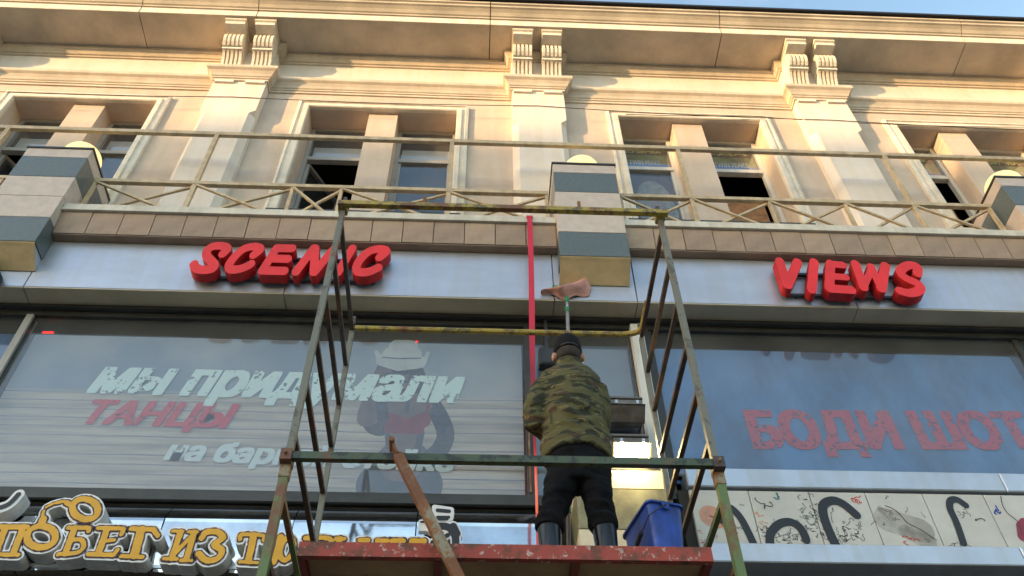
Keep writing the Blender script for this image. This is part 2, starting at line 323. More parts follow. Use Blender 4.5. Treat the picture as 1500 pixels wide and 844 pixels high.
# outlines from pen strokes: union of round-nosed strokes -> filled shape at any offset
def field(strokes, r, res, pad, iso=0.0, rough=0.0, seed=0):
    P = [np.array(st[0]) for st in strokes]
    allp = np.concatenate(P); x0, z0 = allp.min(0) - pad; x1, z1 = allp.max(0) + pad * 1.0 / r
    z0 = allp[:, 1].min() - pad / r
    nx = int((x1 - x0) / res) + 2; nz = int((z1 - z0) * r / res) + 2
    X, Z = np.meshgrid(x0 + np.arange(nx) * res, z0 + np.arange(nz) * res / r, indexing='ij')
    D = np.full(X.shape, 9.0)
    for pts, hw in zip(P, [st[1] for st in strokes]):
        if len(pts) > 3:                                              # round the pen path
            q = [pts[0]]
            for i in range(len(pts) - 1):
                a, b = pts[max(i - 1, 0)], pts[i]; c, d = pts[i + 1], pts[min(i + 2, len(pts) - 1)]
                for t in (.25, .5, .75, 1): q.append(.5 * ((2 * b) + (-a + c) * t + (2 * a - 5 * b + 4 * c - d) * t * t + (-a + 3 * b - 3 * c + d) * t ** 3))
            pts = np.array(q)
        for a, b in zip(pts[:-1], pts[1:]):
            ax, az, bx, bz = a[0], a[1] * r, b[0], b[1] * r; dx, dz = bx - ax, bz - az; L2 = dx * dx + dz * dz + 1e-12
            t = np.clip(((X - ax) * dx + (Z * r - az) * dz) / L2, 0, 1)
            D = np.minimum(D, np.hypot(X - ax - t * dx, Z * r - az - t * dz) - hw)
    if rough:
        rs = np.random.RandomState(seed); g = rs.rand(nx // 3 + 3, nz // 3 + 3)
        ix, iz = np.arange(nx) / 3, np.arange(nz) / 3; i0, j0 = ix.astype(int), iz.astype(int); fx, fz = (ix - i0)[:, None], (iz - j0)[None, :]
        gg = g[i0][:, j0] * (1 - fx) * (1 - fz) + g[i0 + 1][:, j0] * fx * (1 - fz) + g[i0][:, j0 + 1] * (1 - fx) * fz + g[i0 + 1][:, j0 + 1] * fx * fz
        D = D + (gg - .5) * rough
    return X, Z, D - iso
def fill(X, Z, D):
    """marching squares -> verts, faces of the inside (D<0)"""
    vs, fs, key = [], [], {}
    def vid(k, p):
        if k not in key: key[k] = len(vs); vs.append(p)
        return key[k]
    nx, nz = D.shape; ins = D < 0
    act = ins[:-1, :-1] | ins[1:, :-1] | ins[:-1, 1:] | ins[1:, 1:]
    for i, j in zip(*np.nonzero(act)):
        c = [(i, j), (i + 1, j), (i + 1, j + 1), (i, j + 1)]; poly = []
        for a, b in zip(c, c[1:] + c[:1]):
            da, db = D[a], D[b]
            if da < 0: poly.append(vid(a, (X[a], Z[a])))
            if (da < 0) != (db < 0):
                t = da / (da - db); k = (a, b) if a < b else (b, a)
                poly.append(vid(k, (X[a] + (X[b] - X[a]) * t, Z[a] + (Z[b] - Z[a]) * t)))
        if len(poly) > 2: fs.append(tuple(poly))
    return vs, fs
def shape(name, strokes, r, y, m, parent, res=.006, iso=0.0, depth=0, side=None, rough=0.0, seed=0, pad=.12):
    """flat shape facing -Y at y; with depth>0 it gets returns running back to y+depth"""
    vs, fs = fill(*field(strokes, r, res, pad, iso, rough, seed))
    bm = bmesh.new(); bv = [bm.verts.new((p[0], y, p[1])) for p in vs]
    for f in fs:
        try: bm.faces.new([bv[i] for i in f])
        except ValueError: pass
    if depth:
        for e in [e for e in bm.edges if len(e.link_faces) == 1]:
            pass
    bmesh.ops.dissolve_limit(bm, angle_limit=math.radians(2), verts=bm.verts, edges=bm.edges)
    if depth:
        be = [e for e in bm.edges if len(e.link_faces) == 1]; back = {}
        for e in be:
            for v in e.verts:
                if v not in back: back[v] = bm.verts.new((v.co.x, y + depth, v.co.z))
        for e in be:
            a, b = e.verts; f = bm.faces.new((a, b, back[b], back[a])); f.material_index = 1
    bmesh.ops.recalc_face_normals(bm, faces=bm.faces)
    if not depth:
        for f in bm.faces:
            if f.normal.y > 0: f.normal_flip()
    me = bpy.data.meshes.new(name); bm.to_mesh(me); bm.free(); me.materials.append(M[m])
    if depth: me.materials.append(M[side or m])
    return link(name, me, parent)
def text(name, body, x0, x1, z0, z1, y, m, parent, shear=.25, bold=.0, skew=0.0, heavy=.0):
    """printed lettering fitted to a rectangle of the wall plane"""
    c = bpy.data.curves.new(name, 'FONT'); c.body = body; c.offset = bold; c.resolution_u = 3
    o = bpy.data.objects.new(name, c); COL.objects.link(o); bpy.context.view_layer.update()
    me = bpy.data.meshes.new_from_object(o.evaluated_get(bpy.context.evaluated_depsgraph_get())); bpy.data.objects.remove(o)
    co = np.array([v.co[:] for v in me.vertices]); mn = co.min(0); mx = co.max(0); H = z1 - z0; out = MB()
    polys = [tuple(p.vertices) for p in me.polygons]; bpy.data.meshes.remove(me)
    u = (co[:, 0] - mn[0]) / (mx[0] - mn[0]); w = (co[:, 1] - mn[1]) / (mx[1] - mn[1]); d = heavy * H
    px = x0 + d + u * (x1 - x0 - abs(shear) * H - 2 * d) + shear * H * w; pz = z0 + d + w * (H - 2 * d) + skew * u
    k = 0
    for dx in (-d, 0, d):                                             # heavy face: overprinted slightly out of register
        for dz in (-d * .7, 0, d * .7): out.add(np.stack([px + dx, np.full(len(px), y - k * .00012), pz + dz], 1), polys); k += 1
        if not heavy: break
    me = out.mesh(name, m)
    me.materials.clear(); me.materials.append(M[m]); me.name = name
    return link(name, me, parent)
GL={
 'SCENIC':(0.655,[
  [([(-2.437,8.245),(-2.413,8.328),(-2.475,8.364),(-2.554,8.355),(-2.595,8.297),(-2.581,8.215),(-2.525,8.141),(-2.473,8.075),(-2.488,8.018),(-2.57,8.003),(-2.636,8.03),(-2.666,8.081)],.0392)],
  [([(-2.145,8.241),(-2.1,8.33),(-2.16,8.368),(-2.255,8.33),(-2.316,8.21),(-2.342,8.087),(-2.311,8.023),(-2.24,8.026),(-2.171,8.072),(-2.144,8.107)],.0392)],
  [([(-1.95,8.353),(-2.02,8.017)],.0392),([(-1.95,8.353),(-1.803,8.355)],.0392),([(-1.972,8.197),(-1.816,8.194)],.0392),([(-2.017,8.017),(-1.817,8.018)],.0392)],
  [([(-1.598,8.368),(-1.706,8.011)],.0392),([(-1.583,8.364),(-1.543,8.014)],.0392),([(-1.411,8.353),(-1.535,8.014)],.0392)],
  [([(-1.228,8.38),(-1.319,8.016)],.0392)],
  [([(-.955,8.254),(-.898,8.351),(-.961,8.382),(-1.061,8.344),(-1.135,8.213),(-1.157,8.102),(-1.128,8.035),(-1.042,8.034),(-.95,8.101)],.0392)],
 ]),
 'VIEWS':(0.729,[
  [([(2.951,8.36),(2.938,8.004)],.0436),([(3.126,8.353),(2.943,8.004)],.0436)],
  [([(3.294,8.36),(3.16,7.947)],.0436)],
  [([(3.453,8.345),(3.337,7.973)],.0436),([(3.451,8.338),(3.573,8.326)],.038),([(3.398,8.15),(3.547,8.142)],.0358),([(3.341,7.967),(3.544,7.955)],.0436)],
  [([(3.704,8.349),(3.677,8.0)],.0436),([(3.677,8.0),(3.85,8.292)],.0313),([(3.848,8.313),(3.845,7.986)],.038),([(3.845,7.986),(3.998,8.333)],.0436)],
  [([(4.281,8.226),(4.315,8.332),(4.229,8.349),(4.119,8.254),(4.142,8.152),(4.233,8.068),(4.215,7.981),(4.104,7.93),(4.017,7.96)],.0436)],
 ]),
 'POBEG':(0.9,[
  [([(-3.36,5.313),(-3.165,5.313)],.0201),([(-3.192,5.31),(-3.178,5.098)],.0244),([(-3.315,5.307),(-3.295,5.096)],.0244),([(-3.237,5.091),(-3.139,5.089)],.0158),([(-3.347,5.096),(-3.248,5.091)],.0158)],
  [([(-2.94,5.238),(-2.935,5.205),(-2.946,5.177),(-2.971,5.158),(-3.006,5.151),(-3.046,5.157),(-3.085,5.175),(-3.117,5.202),(-3.137,5.235),(-3.142,5.268),(-3.132,5.297),(-3.107,5.316),(-3.072,5.324),(-3.031,5.318),(-2.992,5.299),(-2.96,5.271),(-2.94,5.238)],.0244),([(-3.077,5.349),(-3.081,5.38)],.0287),([(-3.097,5.414),(-3.102,5.449)],.0115),([(-3.096,5.484),(-3.062,5.512)],.0129),([(-3.041,5.521),(-2.993,5.536)],.0129),([(-2.965,5.526),(-2.919,5.502)],.0201),([(-2.724,5.474),(-2.715,5.44),(-2.721,5.412),(-2.742,5.393),(-2.773,5.386),(-2.81,5.392),(-2.848,5.41),(-2.881,5.437),(-2.904,5.47),(-2.913,5.504),(-2.908,5.533),(-2.888,5.553),(-2.856,5.56),(-2.818,5.554),(-2.779,5.536),(-2.746,5.507),(-2.724,5.474)],.0244)],
  [([(-2.879,5.315),(-2.73,5.314),(-2.726,5.287)],.0172),([(-2.833,5.307),(-2.825,5.107)],.0244),([(-2.824,5.212),(-2.755,5.217),(-2.719,5.168),(-2.743,5.115),(-2.868,5.1)],.0172)],
  [([(-2.67,5.316),(-2.49,5.312),(-2.488,5.268)],.0172),([(-2.605,5.303),(-2.599,5.111)],.0244),([(-2.596,5.209),(-2.527,5.22)],.0158),([(-2.664,5.103),(-2.489,5.1),(-2.479,5.139)],.0172)],
  [([(-2.436,5.313),(-2.279,5.309),(-2.233,5.259)],.0186),([(-2.364,5.304),(-2.35,5.102)],.0315),([(-2.435,5.091),(-2.289,5.087)],.0158)],
  [([(-2.083,5.292),(-2.087,5.08)],.0229),([(-1.987,5.289),(-1.984,5.074)],.0229),([(-2.088,5.096),(-1.989,5.272)],.0172),([(-2.14,5.298),(-2.067,5.296)],.0129),([(-2.142,5.076),(-2.051,5.074)],.0143),([(-2.027,5.296),(-1.963,5.294)],.0129),([(-2.021,5.065),(-1.947,5.063)],.0129)],
  [([(-1.92,5.244),(-1.903,5.292),(-1.824,5.296),(-1.773,5.25),(-1.821,5.193),(-1.759,5.151),(-1.768,5.089),(-1.84,5.065),(-1.913,5.119)],.0229)],
  [([(-1.649,5.239),(-1.647,5.279),(-1.497,5.272),(-1.484,5.235)],.0158),([(-1.561,5.271),(-1.556,5.069)],.0258),([(-1.613,5.059),(-1.493,5.054)],.0143)],
  [([(-1.368,5.265),(-1.377,5.063)],.0229),([(-1.261,5.167),(-1.266,5.128),(-1.279,5.096),(-1.297,5.079),(-1.317,5.079),(-1.335,5.096),(-1.348,5.126),(-1.353,5.166),(-1.349,5.205),(-1.336,5.237),(-1.318,5.256),(-1.297,5.256),(-1.279,5.238),(-1.266,5.207),(-1.261,5.167)],.0201)],
  [([(-1.193,5.257),(-1.033,5.259),(-.999,5.205),(-1.032,5.154),(-1.162,5.157)],.0186),([(-1.134,5.253),(-1.152,5.047)],.0229),([(-1.197,5.038),(-1.1,5.035)],.0143)],
  [([(-.974,5.254),(-.916,5.255)],.0172),([(-.945,5.254),(-.967,5.046)],.0215),([(-.958,5.139),(-.887,5.14),(-.865,5.083),(-.903,5.043),(-1.001,5.036)],.0172)],
  [([(-.804,5.246),(-.746,5.247)],.0186),([(-.776,5.242),(-.809,5.033)],.0201),([(-.761,5.242),(-.718,5.045)],.0186),([(-.645,5.244),(-.711,5.046)],.0172),([(-.623,5.244),(-.646,5.035)],.0215),([(-.679,5.245),(-.606,5.246)],.0186)],
  [([(-.572,5.244),(-.494,5.245)],.0215),([(-.532,5.244),(-.568,5.04)],.0215),([(-.562,5.137),(-.49,5.135),(-.478,5.081),(-.511,5.041),(-.603,5.036)],.0172),([(-.433,5.243),(-.342,5.244)],.0229),([(-.386,5.243),(-.424,5.029)],.0229),([(-.467,5.025),(-.381,5.023)],.0158)],
 ]),
 'FIG':(0.865,[
  [([(-.376,5.405),(-.327,5.406)],.0079),([(-.305,5.366),(-.199,5.371),(-.152,5.341),(-.123,5.288),(-.117,5.22)],.0263),([(-.14,5.372),(-.111,5.311)],.0263),([(-.284,5.235),(-.234,5.26),(-.176,5.298)],.0158)],
 ]),
 'MASK':(0.851,[
  [([(-.262,5.508),(-.175,5.5)],.0134),([(-.259,5.448),(-.176,5.449)],.0107),([(-.247,5.435),(-.189,5.436)],.0134)],
 ]),
 'GRAF':(0.92,[
  [([(1.908,5.581),(1.933,5.667),(1.996,5.697),(2.054,5.622),(2.088,5.509),(2.116,5.364)],.0295)],
  [([(2.237,5.366),(2.264,5.466),(2.348,5.551),(2.436,5.575),(2.499,5.535),(2.522,5.471),(2.524,5.416)],.0328)],
  [([(2.74,5.374),(2.722,5.521),(2.722,5.653),(2.751,5.741),(2.837,5.78),(2.911,5.744),(2.981,5.648)],.0361)],
  [([(3.736,5.409),(3.754,5.586),(3.754,5.721),(3.786,5.795),(3.841,5.808),(3.892,5.757)],.0279)],
  [([(4.303,5.606),(4.257,5.567),(4.226,5.473)],.0361)],
 ]),
}
# ================================================================ the setting
def structure(o): o['kind'] = 'structure'; return o
structure(MB().add([(-700, -700, 0), (700, -700, 0), (700, 700, 0), (-700, 700, 0)], [(0, 1, 2, 3)]).build('street', 'asphalt', recalc=False))
structure(MB().box(-60, 60, -9, 5.94, -.2, .13).build('pavement', 'paving'))

# ================================================================ the long building across the street, whose shadow lies over the lower front
OB = thing('opposite_building', (-70, -36, 0), 'long flat-roofed building across the street', 'building')
MB().box(-112, -34, -44, -30, 0, 17.75).build('wall', 'opp', OB)
MB().box(-112.4, -33.6, -44.4, -29.6, 17.75, 18.1).build('roof', 'roof', OB)
wm = MB().bbox(-.8, .8, -.04, .05, 0, 1.9, .02).mesh('window', 'frame')
for i in range(24):
    for j in range(4):
        w_ = link('window', wm, OB, (-110.5 + i * 3.2, -29.97, 2.0 + j * 3.4)); w_.rotation_euler.z = math.pi

# ================================================================ the shop building
B = thing('shop_building', (0, 6.3, 0), 'cream classical building front with metal-clad shop windows below a balcony', 'building')
XL, XR = -10.6, 12.0
WY = 6.10
PIL = [-7.25, -3.26, .735, 4.63, 8.55]; PW = .35; PD = .16
WIN = [(-10.05, -8.2), (-6.12, -4.28), (-2.29, -.345), (1.81, 3.725), (5.6, 7.5), (9.5, 11.4)]
MUL = [(-9.3, -8.91), (-5.36, -4.96), (-1.51, -1.13), (2.55, 2.945), (6.2, 6.58), (10.2, 10.58)]
WZ0, WZ1 = 9.78, 12.10
# upper wall with openings: front skin and reveals
w = MB(); xs = XL
for a, b in WIN:
    w.add([(xs, WY, 8.9), (a, WY, 8.9), (a, WY, 13.6), (xs, WY, 13.6)], [(0, 1, 2, 3)])
    w.add([(a, WY, 8.9), (b, WY, 8.9), (b, WY, WZ0), (a, WY, WZ0)], [(0, 1, 2, 3)])
    w.add([(a, WY, WZ1), (b, WY, WZ1), (b, WY, 13.6), (a, WY, 13.6)], [(0, 1, 2, 3)])
    for q in (((a, WZ0), (a, WZ1)), ((a, WZ1), (b, WZ1)), ((b, WZ1), (b, WZ0)), ((b, WZ0), (a, WZ0))):
        (x0, z0), (x1, z1) = q; w.add([(x0, WY, z0), (x1, WY, z1), (x1, 6.5, z1), (x0, 6.5, z0)], [(0, 1, 2, 3)])
    xs = b
w.add([(xs, WY, 8.9), (XR, WY, 8.9), (XR, WY, 13.6), (xs, WY, 13.6)], [(0, 1, 2, 3)])
wall = w.build('wall', 'wall', B, recalc=False)
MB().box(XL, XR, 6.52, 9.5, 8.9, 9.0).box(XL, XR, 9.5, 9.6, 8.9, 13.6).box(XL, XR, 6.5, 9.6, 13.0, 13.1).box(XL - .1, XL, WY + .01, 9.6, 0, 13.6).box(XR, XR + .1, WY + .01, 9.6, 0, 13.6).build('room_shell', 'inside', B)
# moulded courses that break forward round the pilasters
def course_path():
    p = [(XL, WY)]
    for c in PIL: p += [(c - PW, WY), (c - PW, WY - PD), (c + PW, WY - PD), (c + PW, WY)]
    return p + [(XR, WY)]
MB().sweep(course_path(), [(.0, 12.49), (.02, 12.49), (.02, 12.53), (.035, 12.535), (.035, 12.56), (.05, 12.57), (.065, 12.61), (.09, 12.65), (.12, 12.672), (.125, 12.68), (.125, 12.735), (.0, 12.75)]).build('architrave_moulding', 'mould', B)
MB().sweep(course_path(), [(.0, 12.752), (.002, 12.752), (.004, 13.305)]).build('frieze', 'pil', B)
MB().sweep(course_path(), [(.0, 13.306), (.025, 13.31), (.025, 13.345), (.045, 13.35), (.06, 13.38), (.085, 13.42), (.10, 13.43), (.10, 13.498)]).build('bed_moulding', 'mould', B)
# cornice cut into cast lengths, each with its joint
CP = [(6.2, 13.5), (5.475, 13.5), (5.475, 13.66), (5.45, 13.665), (5.45, 13.70), (5.43, 13.71), (5.40, 13.755), (5.36, 13.79), (5.335, 13.80), (5.335, 13.85), (5.31, 13.86), (5.31, 13.90), (6.2, 13.95)]
J = [XL, -8.4, -4.80, -3.19, .07, 3.36, 6.9, 9.6, XR]
for a, b in zip(J[:-1], J[1:]): MB().prism(CP, a + .006, b - .006).build('cornice_length', 'cornice', B)
for a, b in zip(J[:-1], J[1:]): MB().bbox(a + .006, b - .006, 5.468, 5.4745, 13.502, 13.655, .003).build('sunlit_corona_band', 'trim', B)  # paler trim colour stands in for sunlight along the corona's front
MB().box(XL, XR, 5.53, 6.2, 13.52, 13.88).build('cornice_core', 'dark_gap', B)
MB().prism([(5.27, 13.93), (5.27, 13.975), (5.9, 14.1), (9.6, 14.4), (9.6, 14.2), (5.9, 13.96)], XL - .1, XR + .1).build('roof_edge', 'roof', B)
# pilasters with chamfered shafts, dentil blocks and paired scroll brackets
def bracket_mesh():
    o = MB(); P = [(.00, 12.752), (.035, 12.755), (.05, 12.80), (.07, 12.87), (.10, 12.95), (.145, 13.02), (.175, 13.045)]
    Q = [(.19, 13.09), (.225, 13.10), (.265, 13.14), (.29, 13.20), (.295, 13.26), (.28, 13.315), (.25, 13.35)]
    hw = .13
    def pr(x0, x1, cut):
        pts = [(0, 12.753)] + [(max(.01, u - cut), z) for u, z in P[1:]] + [(.18 - cut, 13.09)] + [(u - cut, z) for u, z in Q[1:]] + [(.2, 13.37), (0, 13.37)]
        o.prism([(-u, z) for u, z in pts], x0, x1)
    pr(-hw, hw, .035)
    for a, b in ((-hw - .002, -hw + .035), (-.072, -.042), (-.017, .017), (.042, .072), (hw - .035, hw + .002)): pr(a, b, 0)
    o.box(-hw - .008, hw + .008, -.20, -.005, 13.047, 13.088)
    o.box(-hw - .004, hw + .004, -.41, -.004, 13.37, 13.44)
    o.prism([(-.003, 13.44), (-.41, 13.44), (-.435, 13.455), (-.435, 13.498), (-.003, 13.498)], -hw - .016, hw + .016)
    return o.mesh('bracket', 'trim')
BM_ = bracket_mesh()
for c in PIL:
    o = MB(); zt = 12.49; zc = 11.76; ch = .075; yf = WY - PD
    o.add([(c - PW, WY, zc), (c - PW, yf, zc), (c + PW, yf, zc), (c + PW, WY, zc), (c - PW, WY, zt), (c - PW, yf, zt), (c + PW, yf, zt), (c + PW, WY, zt)], [(0, 1, 5, 4), (1, 2, 6, 5), (2, 3, 7, 6)])
    zb = 8.95; k = .085
    pa = [(c - PW, WY), (c - PW, yf + k), (c - PW + ch, yf), (c + PW - ch, yf), (c + PW, yf + k), (c + PW, WY)]
    o.add([(x, y, zb) for x, y in pa] + [(x, y, zc - .07) for x, y in pa], [(i, i + 1, 7 + i, 6 + i) for i in range(5)])
    # little broach stops where the chamfer runs out
    top = [(c - PW, WY), (c - PW, yf), (c - PW, yf), (c + PW, yf), (c + PW, yf), (c + PW, WY)]
    o.add([(x, y, zc - .07) for x, y in pa] + [(x, y, zc) for x, y in top], [(i, i + 1, 7 + i, 6 + i) for i in range(5)])
    p_ = o.build('pilaster', 'pil', B)
    for dx in (-.205, .205):
        MB().box(c + dx - .125, c + dx + .125, yf - .03, yf - .001, 12.43, 12.487).build('dentil', 'trim', p_)
        link('bracket', BM_, p_, (c + dx, yf, 0))
# window surrounds, stone mullions, sashes
def surround(a, b):
    o = MB(); prof = [(.155, 0), (.155, .045), (.12, .055), (.115, .035), (.07, .035), (.065, .06), (.01, .06), (.0, .045), (.0, 0)]
    for (u0, h0), (u1, h1) in zip(prof[:-1], prof[1:]):
        q = lambda u, h: [(a - u, WY - h, WZ0 - .05), (a - u, WY - h, WZ1 + u), (b + u, WY - h, WZ1 + u), (b + u, WY - h, WZ0 - .05)]
        A, C = q(u0, h0), q(u1, h1); o.add(A + C, [(0, 1, 5, 4), (1, 2, 6, 5), (2, 3, 7, 6)])
    return o
for wi, ((a, b), (m0, m1)) in enumerate(zip(WIN, MUL)):
    s_ = surround(a, b).build('window_surround', 'trim', B)
    MB().box(m0, m1, 6.14, 6.5, WZ0, WZ1 - .002).build('mullion', 'wall', B)
    MB().box(a - .12, b + .12, 6.02, 6.5, WZ0 - .06, WZ0 - .003).build('sill', 'frame' if wi in (2, 3) else 'trim', s_)
    for li, (x0, x1) in enumerate(((a, m0), (m1, b))):
        fr = 'white_frame' if wi in (3, 4) else 'grey_frame'; tz = 11.36; f = .055; y0, y1 = 6.385, 6.45
        o = MB().box(x0 + .001, x0 + f, y0, y1, WZ0, WZ1 - .001).box(x1 - f, x1 - .001, y0, y1, WZ0, WZ1 - .001).box(x0 + f, x1 - f, y0, y1, WZ1 - f, WZ1 - .001).box(x0 + f, x1 - f, y0, y1, WZ0, WZ0 + f).box(x0 + f, x1 - f, y0 - .01, y1, tz - .035, tz + .035)
        fo = o.build('window', fr, B)
        MB().box(x0 + f, x1 - f, 6.41, 6.416, tz + .035, WZ1 - f).build('pane', 'glass_up', fo)
        is_open = (wi, li) in ((2, 0), (3, 1), (4, 0), (1, 0))
        if not is_open:
            MB().box(x0 + f, x1 - f, 6.41, 6.416, WZ0 + f, tz - .035).build('pane', 'glass_up', fo)
            sf = MB()
            for q in ((x0 + f + .002, x0 + f + .04, WZ0 + f, tz - .037), (x1 - f - .04, x1 - f - .002, WZ0 + f, tz - .037)): sf.box(q[0], q[1], 6.395, 6.43, q[2], q[3])
            sf.build('sash', fr, fo)
        else:                                                     # casement swung inwards on its left side
            ang = math.radians(62); L = x1 - x0 - 2 * f; hx, hy = x0 + f + .01, 6.46; ex, ey = hx + L * math.cos(ang), hy + L * math.sin(ang)
            zz0, zz1 = WZ0 + f + .01, tz - .05; o = MB()
            for p, q in (((hx, hy, zz0), (ex, ey, zz0)), ((hx, hy, zz1), (ex, ey, zz1)), ((hx, hy, zz0), (hx, hy, zz1)), ((ex, ey, zz0), (ex, ey, zz1))): o.beam(p, q, .05)
            so_ = o.build('open_sash', fr, fo)
            nx, ny = -math.sin(ang) * .003, math.cos(ang) * .003
            MB().add([(hx - nx, hy - ny, zz0), (ex - nx, ey - ny, zz0), (ex - nx, ey - ny, zz1), (hx - nx, hy - ny, zz1)], [(0, 1, 2, 3)]).build('open_pane', 'glass_up', fo)
    if wi in (0, 1, 2):
        for x0, x1 in ((a, m0), (m1, b)):
            bl = MB().box(x0 + .07, x1 - .07, 6.50, 6.506, 11.50, 11.80).build('reflection_strip', 'reflection', B)  # white strip stands in for the pale reflection low in each transom pane

# ---------------------------------------------------------------- balcony edge: ledge, tile course, metal fascia, soffit
BOX = [(-10.3, -9.62), (-4.85, -4.17), (.775, 1.455), (5.72, 6.40), (11.0, 11.68)]
segs = [(XL, BOX[0][0])] + [(BOX[i][1], BOX[i + 1][0]) for i in range(len(BOX) - 1)] + [(BOX[-1][1], XR)]
MB().box(XL, XR, 5.62, WY - .003, 8.56, 8.93).build('balcony_slab', 'dark_gap', B)
tm = {}
for k in ('tile', 'tile2', 'tile3'):
    tm[k] = MB().add([(.004, 0, .302), (.300, 0, .302), (.300, .03, .004), (.004, .03, .004), (.004, .06, .302), (.300, .06, .302), (.300, .08, .004), (.004, .08, .004)],
                     [(0, 3, 2, 1), (0, 1, 5, 4), (1, 2, 6, 5), (2, 3, 7, 6), (3, 0, 4, 7)]).mesh('tile', k)
for a, b in segs:
    a2, b2 = a + .004, b - .004
    if b2 - a2 < .05: continue
    MB().prism([(5.44, 8.872), (5.44, 8.965), (5.452, 8.975), (5.70, 8.985), (5.70, 8.872)], a2, b2).build('ledge', 'ledge', B)
    tc_ = MB().box(a2, b2, 5.545, 5.62, 8.562, 8.87).build('tile_course', 'dark_gap', B)
    n = max(1, int(round((b2 - a2) / .306))); st = (b2 - a2) / n
    for i in range(n):
        t = link('tile', tm[random.choice(['tile', 'tile', 'tile2', 'tile3'])], tc_, (a2 + i * st, 5.472 + random.uniform(-.003, .003), 8.562)); t.scale.x = st / .304
    MB().box(a2, b2, 5.51, 5.60, 8.553, 8.5605).build('drip_board', 'tile3', B)
FS = [XL, -7.6, -4.20, -1.815, .72, 1.51, 3.63, 5.70, 6.42, 9.0, XR]
for a, b in zip(FS[:-1], FS[1:]):
    MB().bbox(a + .004, b - .004, 5.60, 5.66, 7.88, 8.552, .004).build('fascia_panel', 'fascia', B)
    MB().box(a + .004, b - .004, 5.605, 5.90, 7.868, 7.879).build('soffit_panel', 'soffit', B)
MB().box(XL, XR, 5.665, 6.0, 7.885, 8.55).build('fascia_core', 'dark_gap', B)
MB().box(XL, XR, 5.80, 5.86, 7.835, 7.866).build('soffit_trim', 'frame', B)
# clad pedestals that carry the globe lamps
for a, b in BOX:
    core = MB().box(a + .012, b - .012, 5.382, 6.09, 8.27, 9.845).build('pedestal', 'dark_gap', B)
    zz = [(8.262, 8.635, 'dark_stone'), (8.64, 8.985, 'stone'), (8.99, 9.325, 'stone'), (9.33, 9.685, 'dark_stone'), (9.69, 9.845, 'stone')]
    for z0, z1, k in zz:
        MB().bbox(a, b, 5.37, 5.384, z0, z1, .003).build('front_panel', k, core)
        for xx0, xx1 in ((a, a + .011), (b - .011, b)):
            ys = [(5.385, 5.596)] if z1 < 8.7 else [(5.385, 5.74), (5.744, 6.09)]
            for y0, y1 in ys: MB().box(xx0, xx1, y0, y1, z0, z1).build('side_panel', k, core)
    MB().box(a - .012, b + .012, 5.358, 6.095, 9.846, 9.872).build('coping', 'frame', core)
    cb = MB().prism([(5.384, 8.258), (5.598, 8.258), (5.598, 8.115)], a + .01, b - .01).build('corbel', 'fascia', core)
    # sloping underside slab
    MB().prism([(5.372, 8.256), (5.380, 8.247), (5.598, 8.098), (5.590, 8.087)][::1], a, b).build('corbel_face', 'tan', core)

# ---------------------------------------------------------------- shop windows
GY = 5.90
MB().box(XL, XR, 5.862, 5.96, 7.775, 7.834).build('window_head', 'frame', B)
panes = [(-7.6, -4.20, 5.83), (-4.135, .435, 5.83), (.505, 1.44, 5.83), (1.66, 5.2, 6.07), (5.26, 8.8, 6.07)]
for x0, x1, z0 in panes:
    sw = MB().box(x0 - .03, x0, 5.88, 5.94, z0, 7.775).box(x1, x1 + .03, 5.88, 5.94, z0, 7.775).box(x0, x1, 5.885, 5.94, z0 - .001, z0 + .02).build('shop_window', 'frame', B)
    MB().box(x0 + .001, x1 - .001, GY, GY + .008, z0 + .02, 7.774).build('pane', 'glass', sw)
MB().box(-4.20, -4.137, 5.85, 5.96, 5.83, 7.774).build('post', 'grey_frame', B)
MB().box(.437, .503, 5.86, 5.96, 5.83, 7.774).build('post', 'frame', B)
MB().box(1.45, 1.565, 5.79, 5.96, 5.83, 7.774).build('post', 'white_frame', B)
MB().box(1.57, 1.63, 5.86, 5.96, 5.83, 7.774).build('post', 'frame', B)
MB().box(XL, 1.44, 5.84, 5.98, 5.735, 5.828).build('window_sill', 'frame', B)
for a, b in ((1.70, 4.28), (4.286, 7.2), (7.206, 10)):
    MB().bbox(a, b, 5.76, 5.98, 5.885, 6.066, .008).build('window_sill', 'sill', B)
for a, b in ((1.72, 4.10), (4.106, 7.0), (7.006, 10)):
    MB().bbox(a, b, 5.70, 5.9, 5.175, 5.335, .008).build('lower_band', 'sill', B)
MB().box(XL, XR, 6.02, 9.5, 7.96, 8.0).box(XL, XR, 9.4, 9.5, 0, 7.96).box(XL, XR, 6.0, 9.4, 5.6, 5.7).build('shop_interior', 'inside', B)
MB().box(XL, XR, 5.95, 6.0, 0, 5.72).build('lower_wall', 'dark_gap', B)
MB().box(1.62, 10, 5.82, 5.95, 5.30, 5.884).build('graffiti_backing', 'dark_gap', B)
# bent mirror-steel cladding under the left window
cs = [-5.9, -5.0, -4.1, -3.21, -2.28, -1.33, -.42, .60]
for a, b in zip(cs[:-1], cs[1:]):
    o = MB(); n = 24; pr = []
    for i in range(n + 1):
        t = i / n; z = 5.725 - t * .66; pr.append(((5.885 - .135 * (t / .34) ** .9) if t < .34 else 5.750 - .006 * math.sin((t - .34) * 5) + .03 * max(0, t - .7) + .006 * math.sin(7 * t + a * 3), z))
    pr += [(5.9, 5.06), (5.9, 5.73)]
    ob = o.prism(pr, a + .004, b - .004).build('mirror_panel', 'chrome', B)
MB().box(XL, .62, 5.901, 5.95, 5.0, 5.735).build('mirror_backing', 'dark_gap', B)
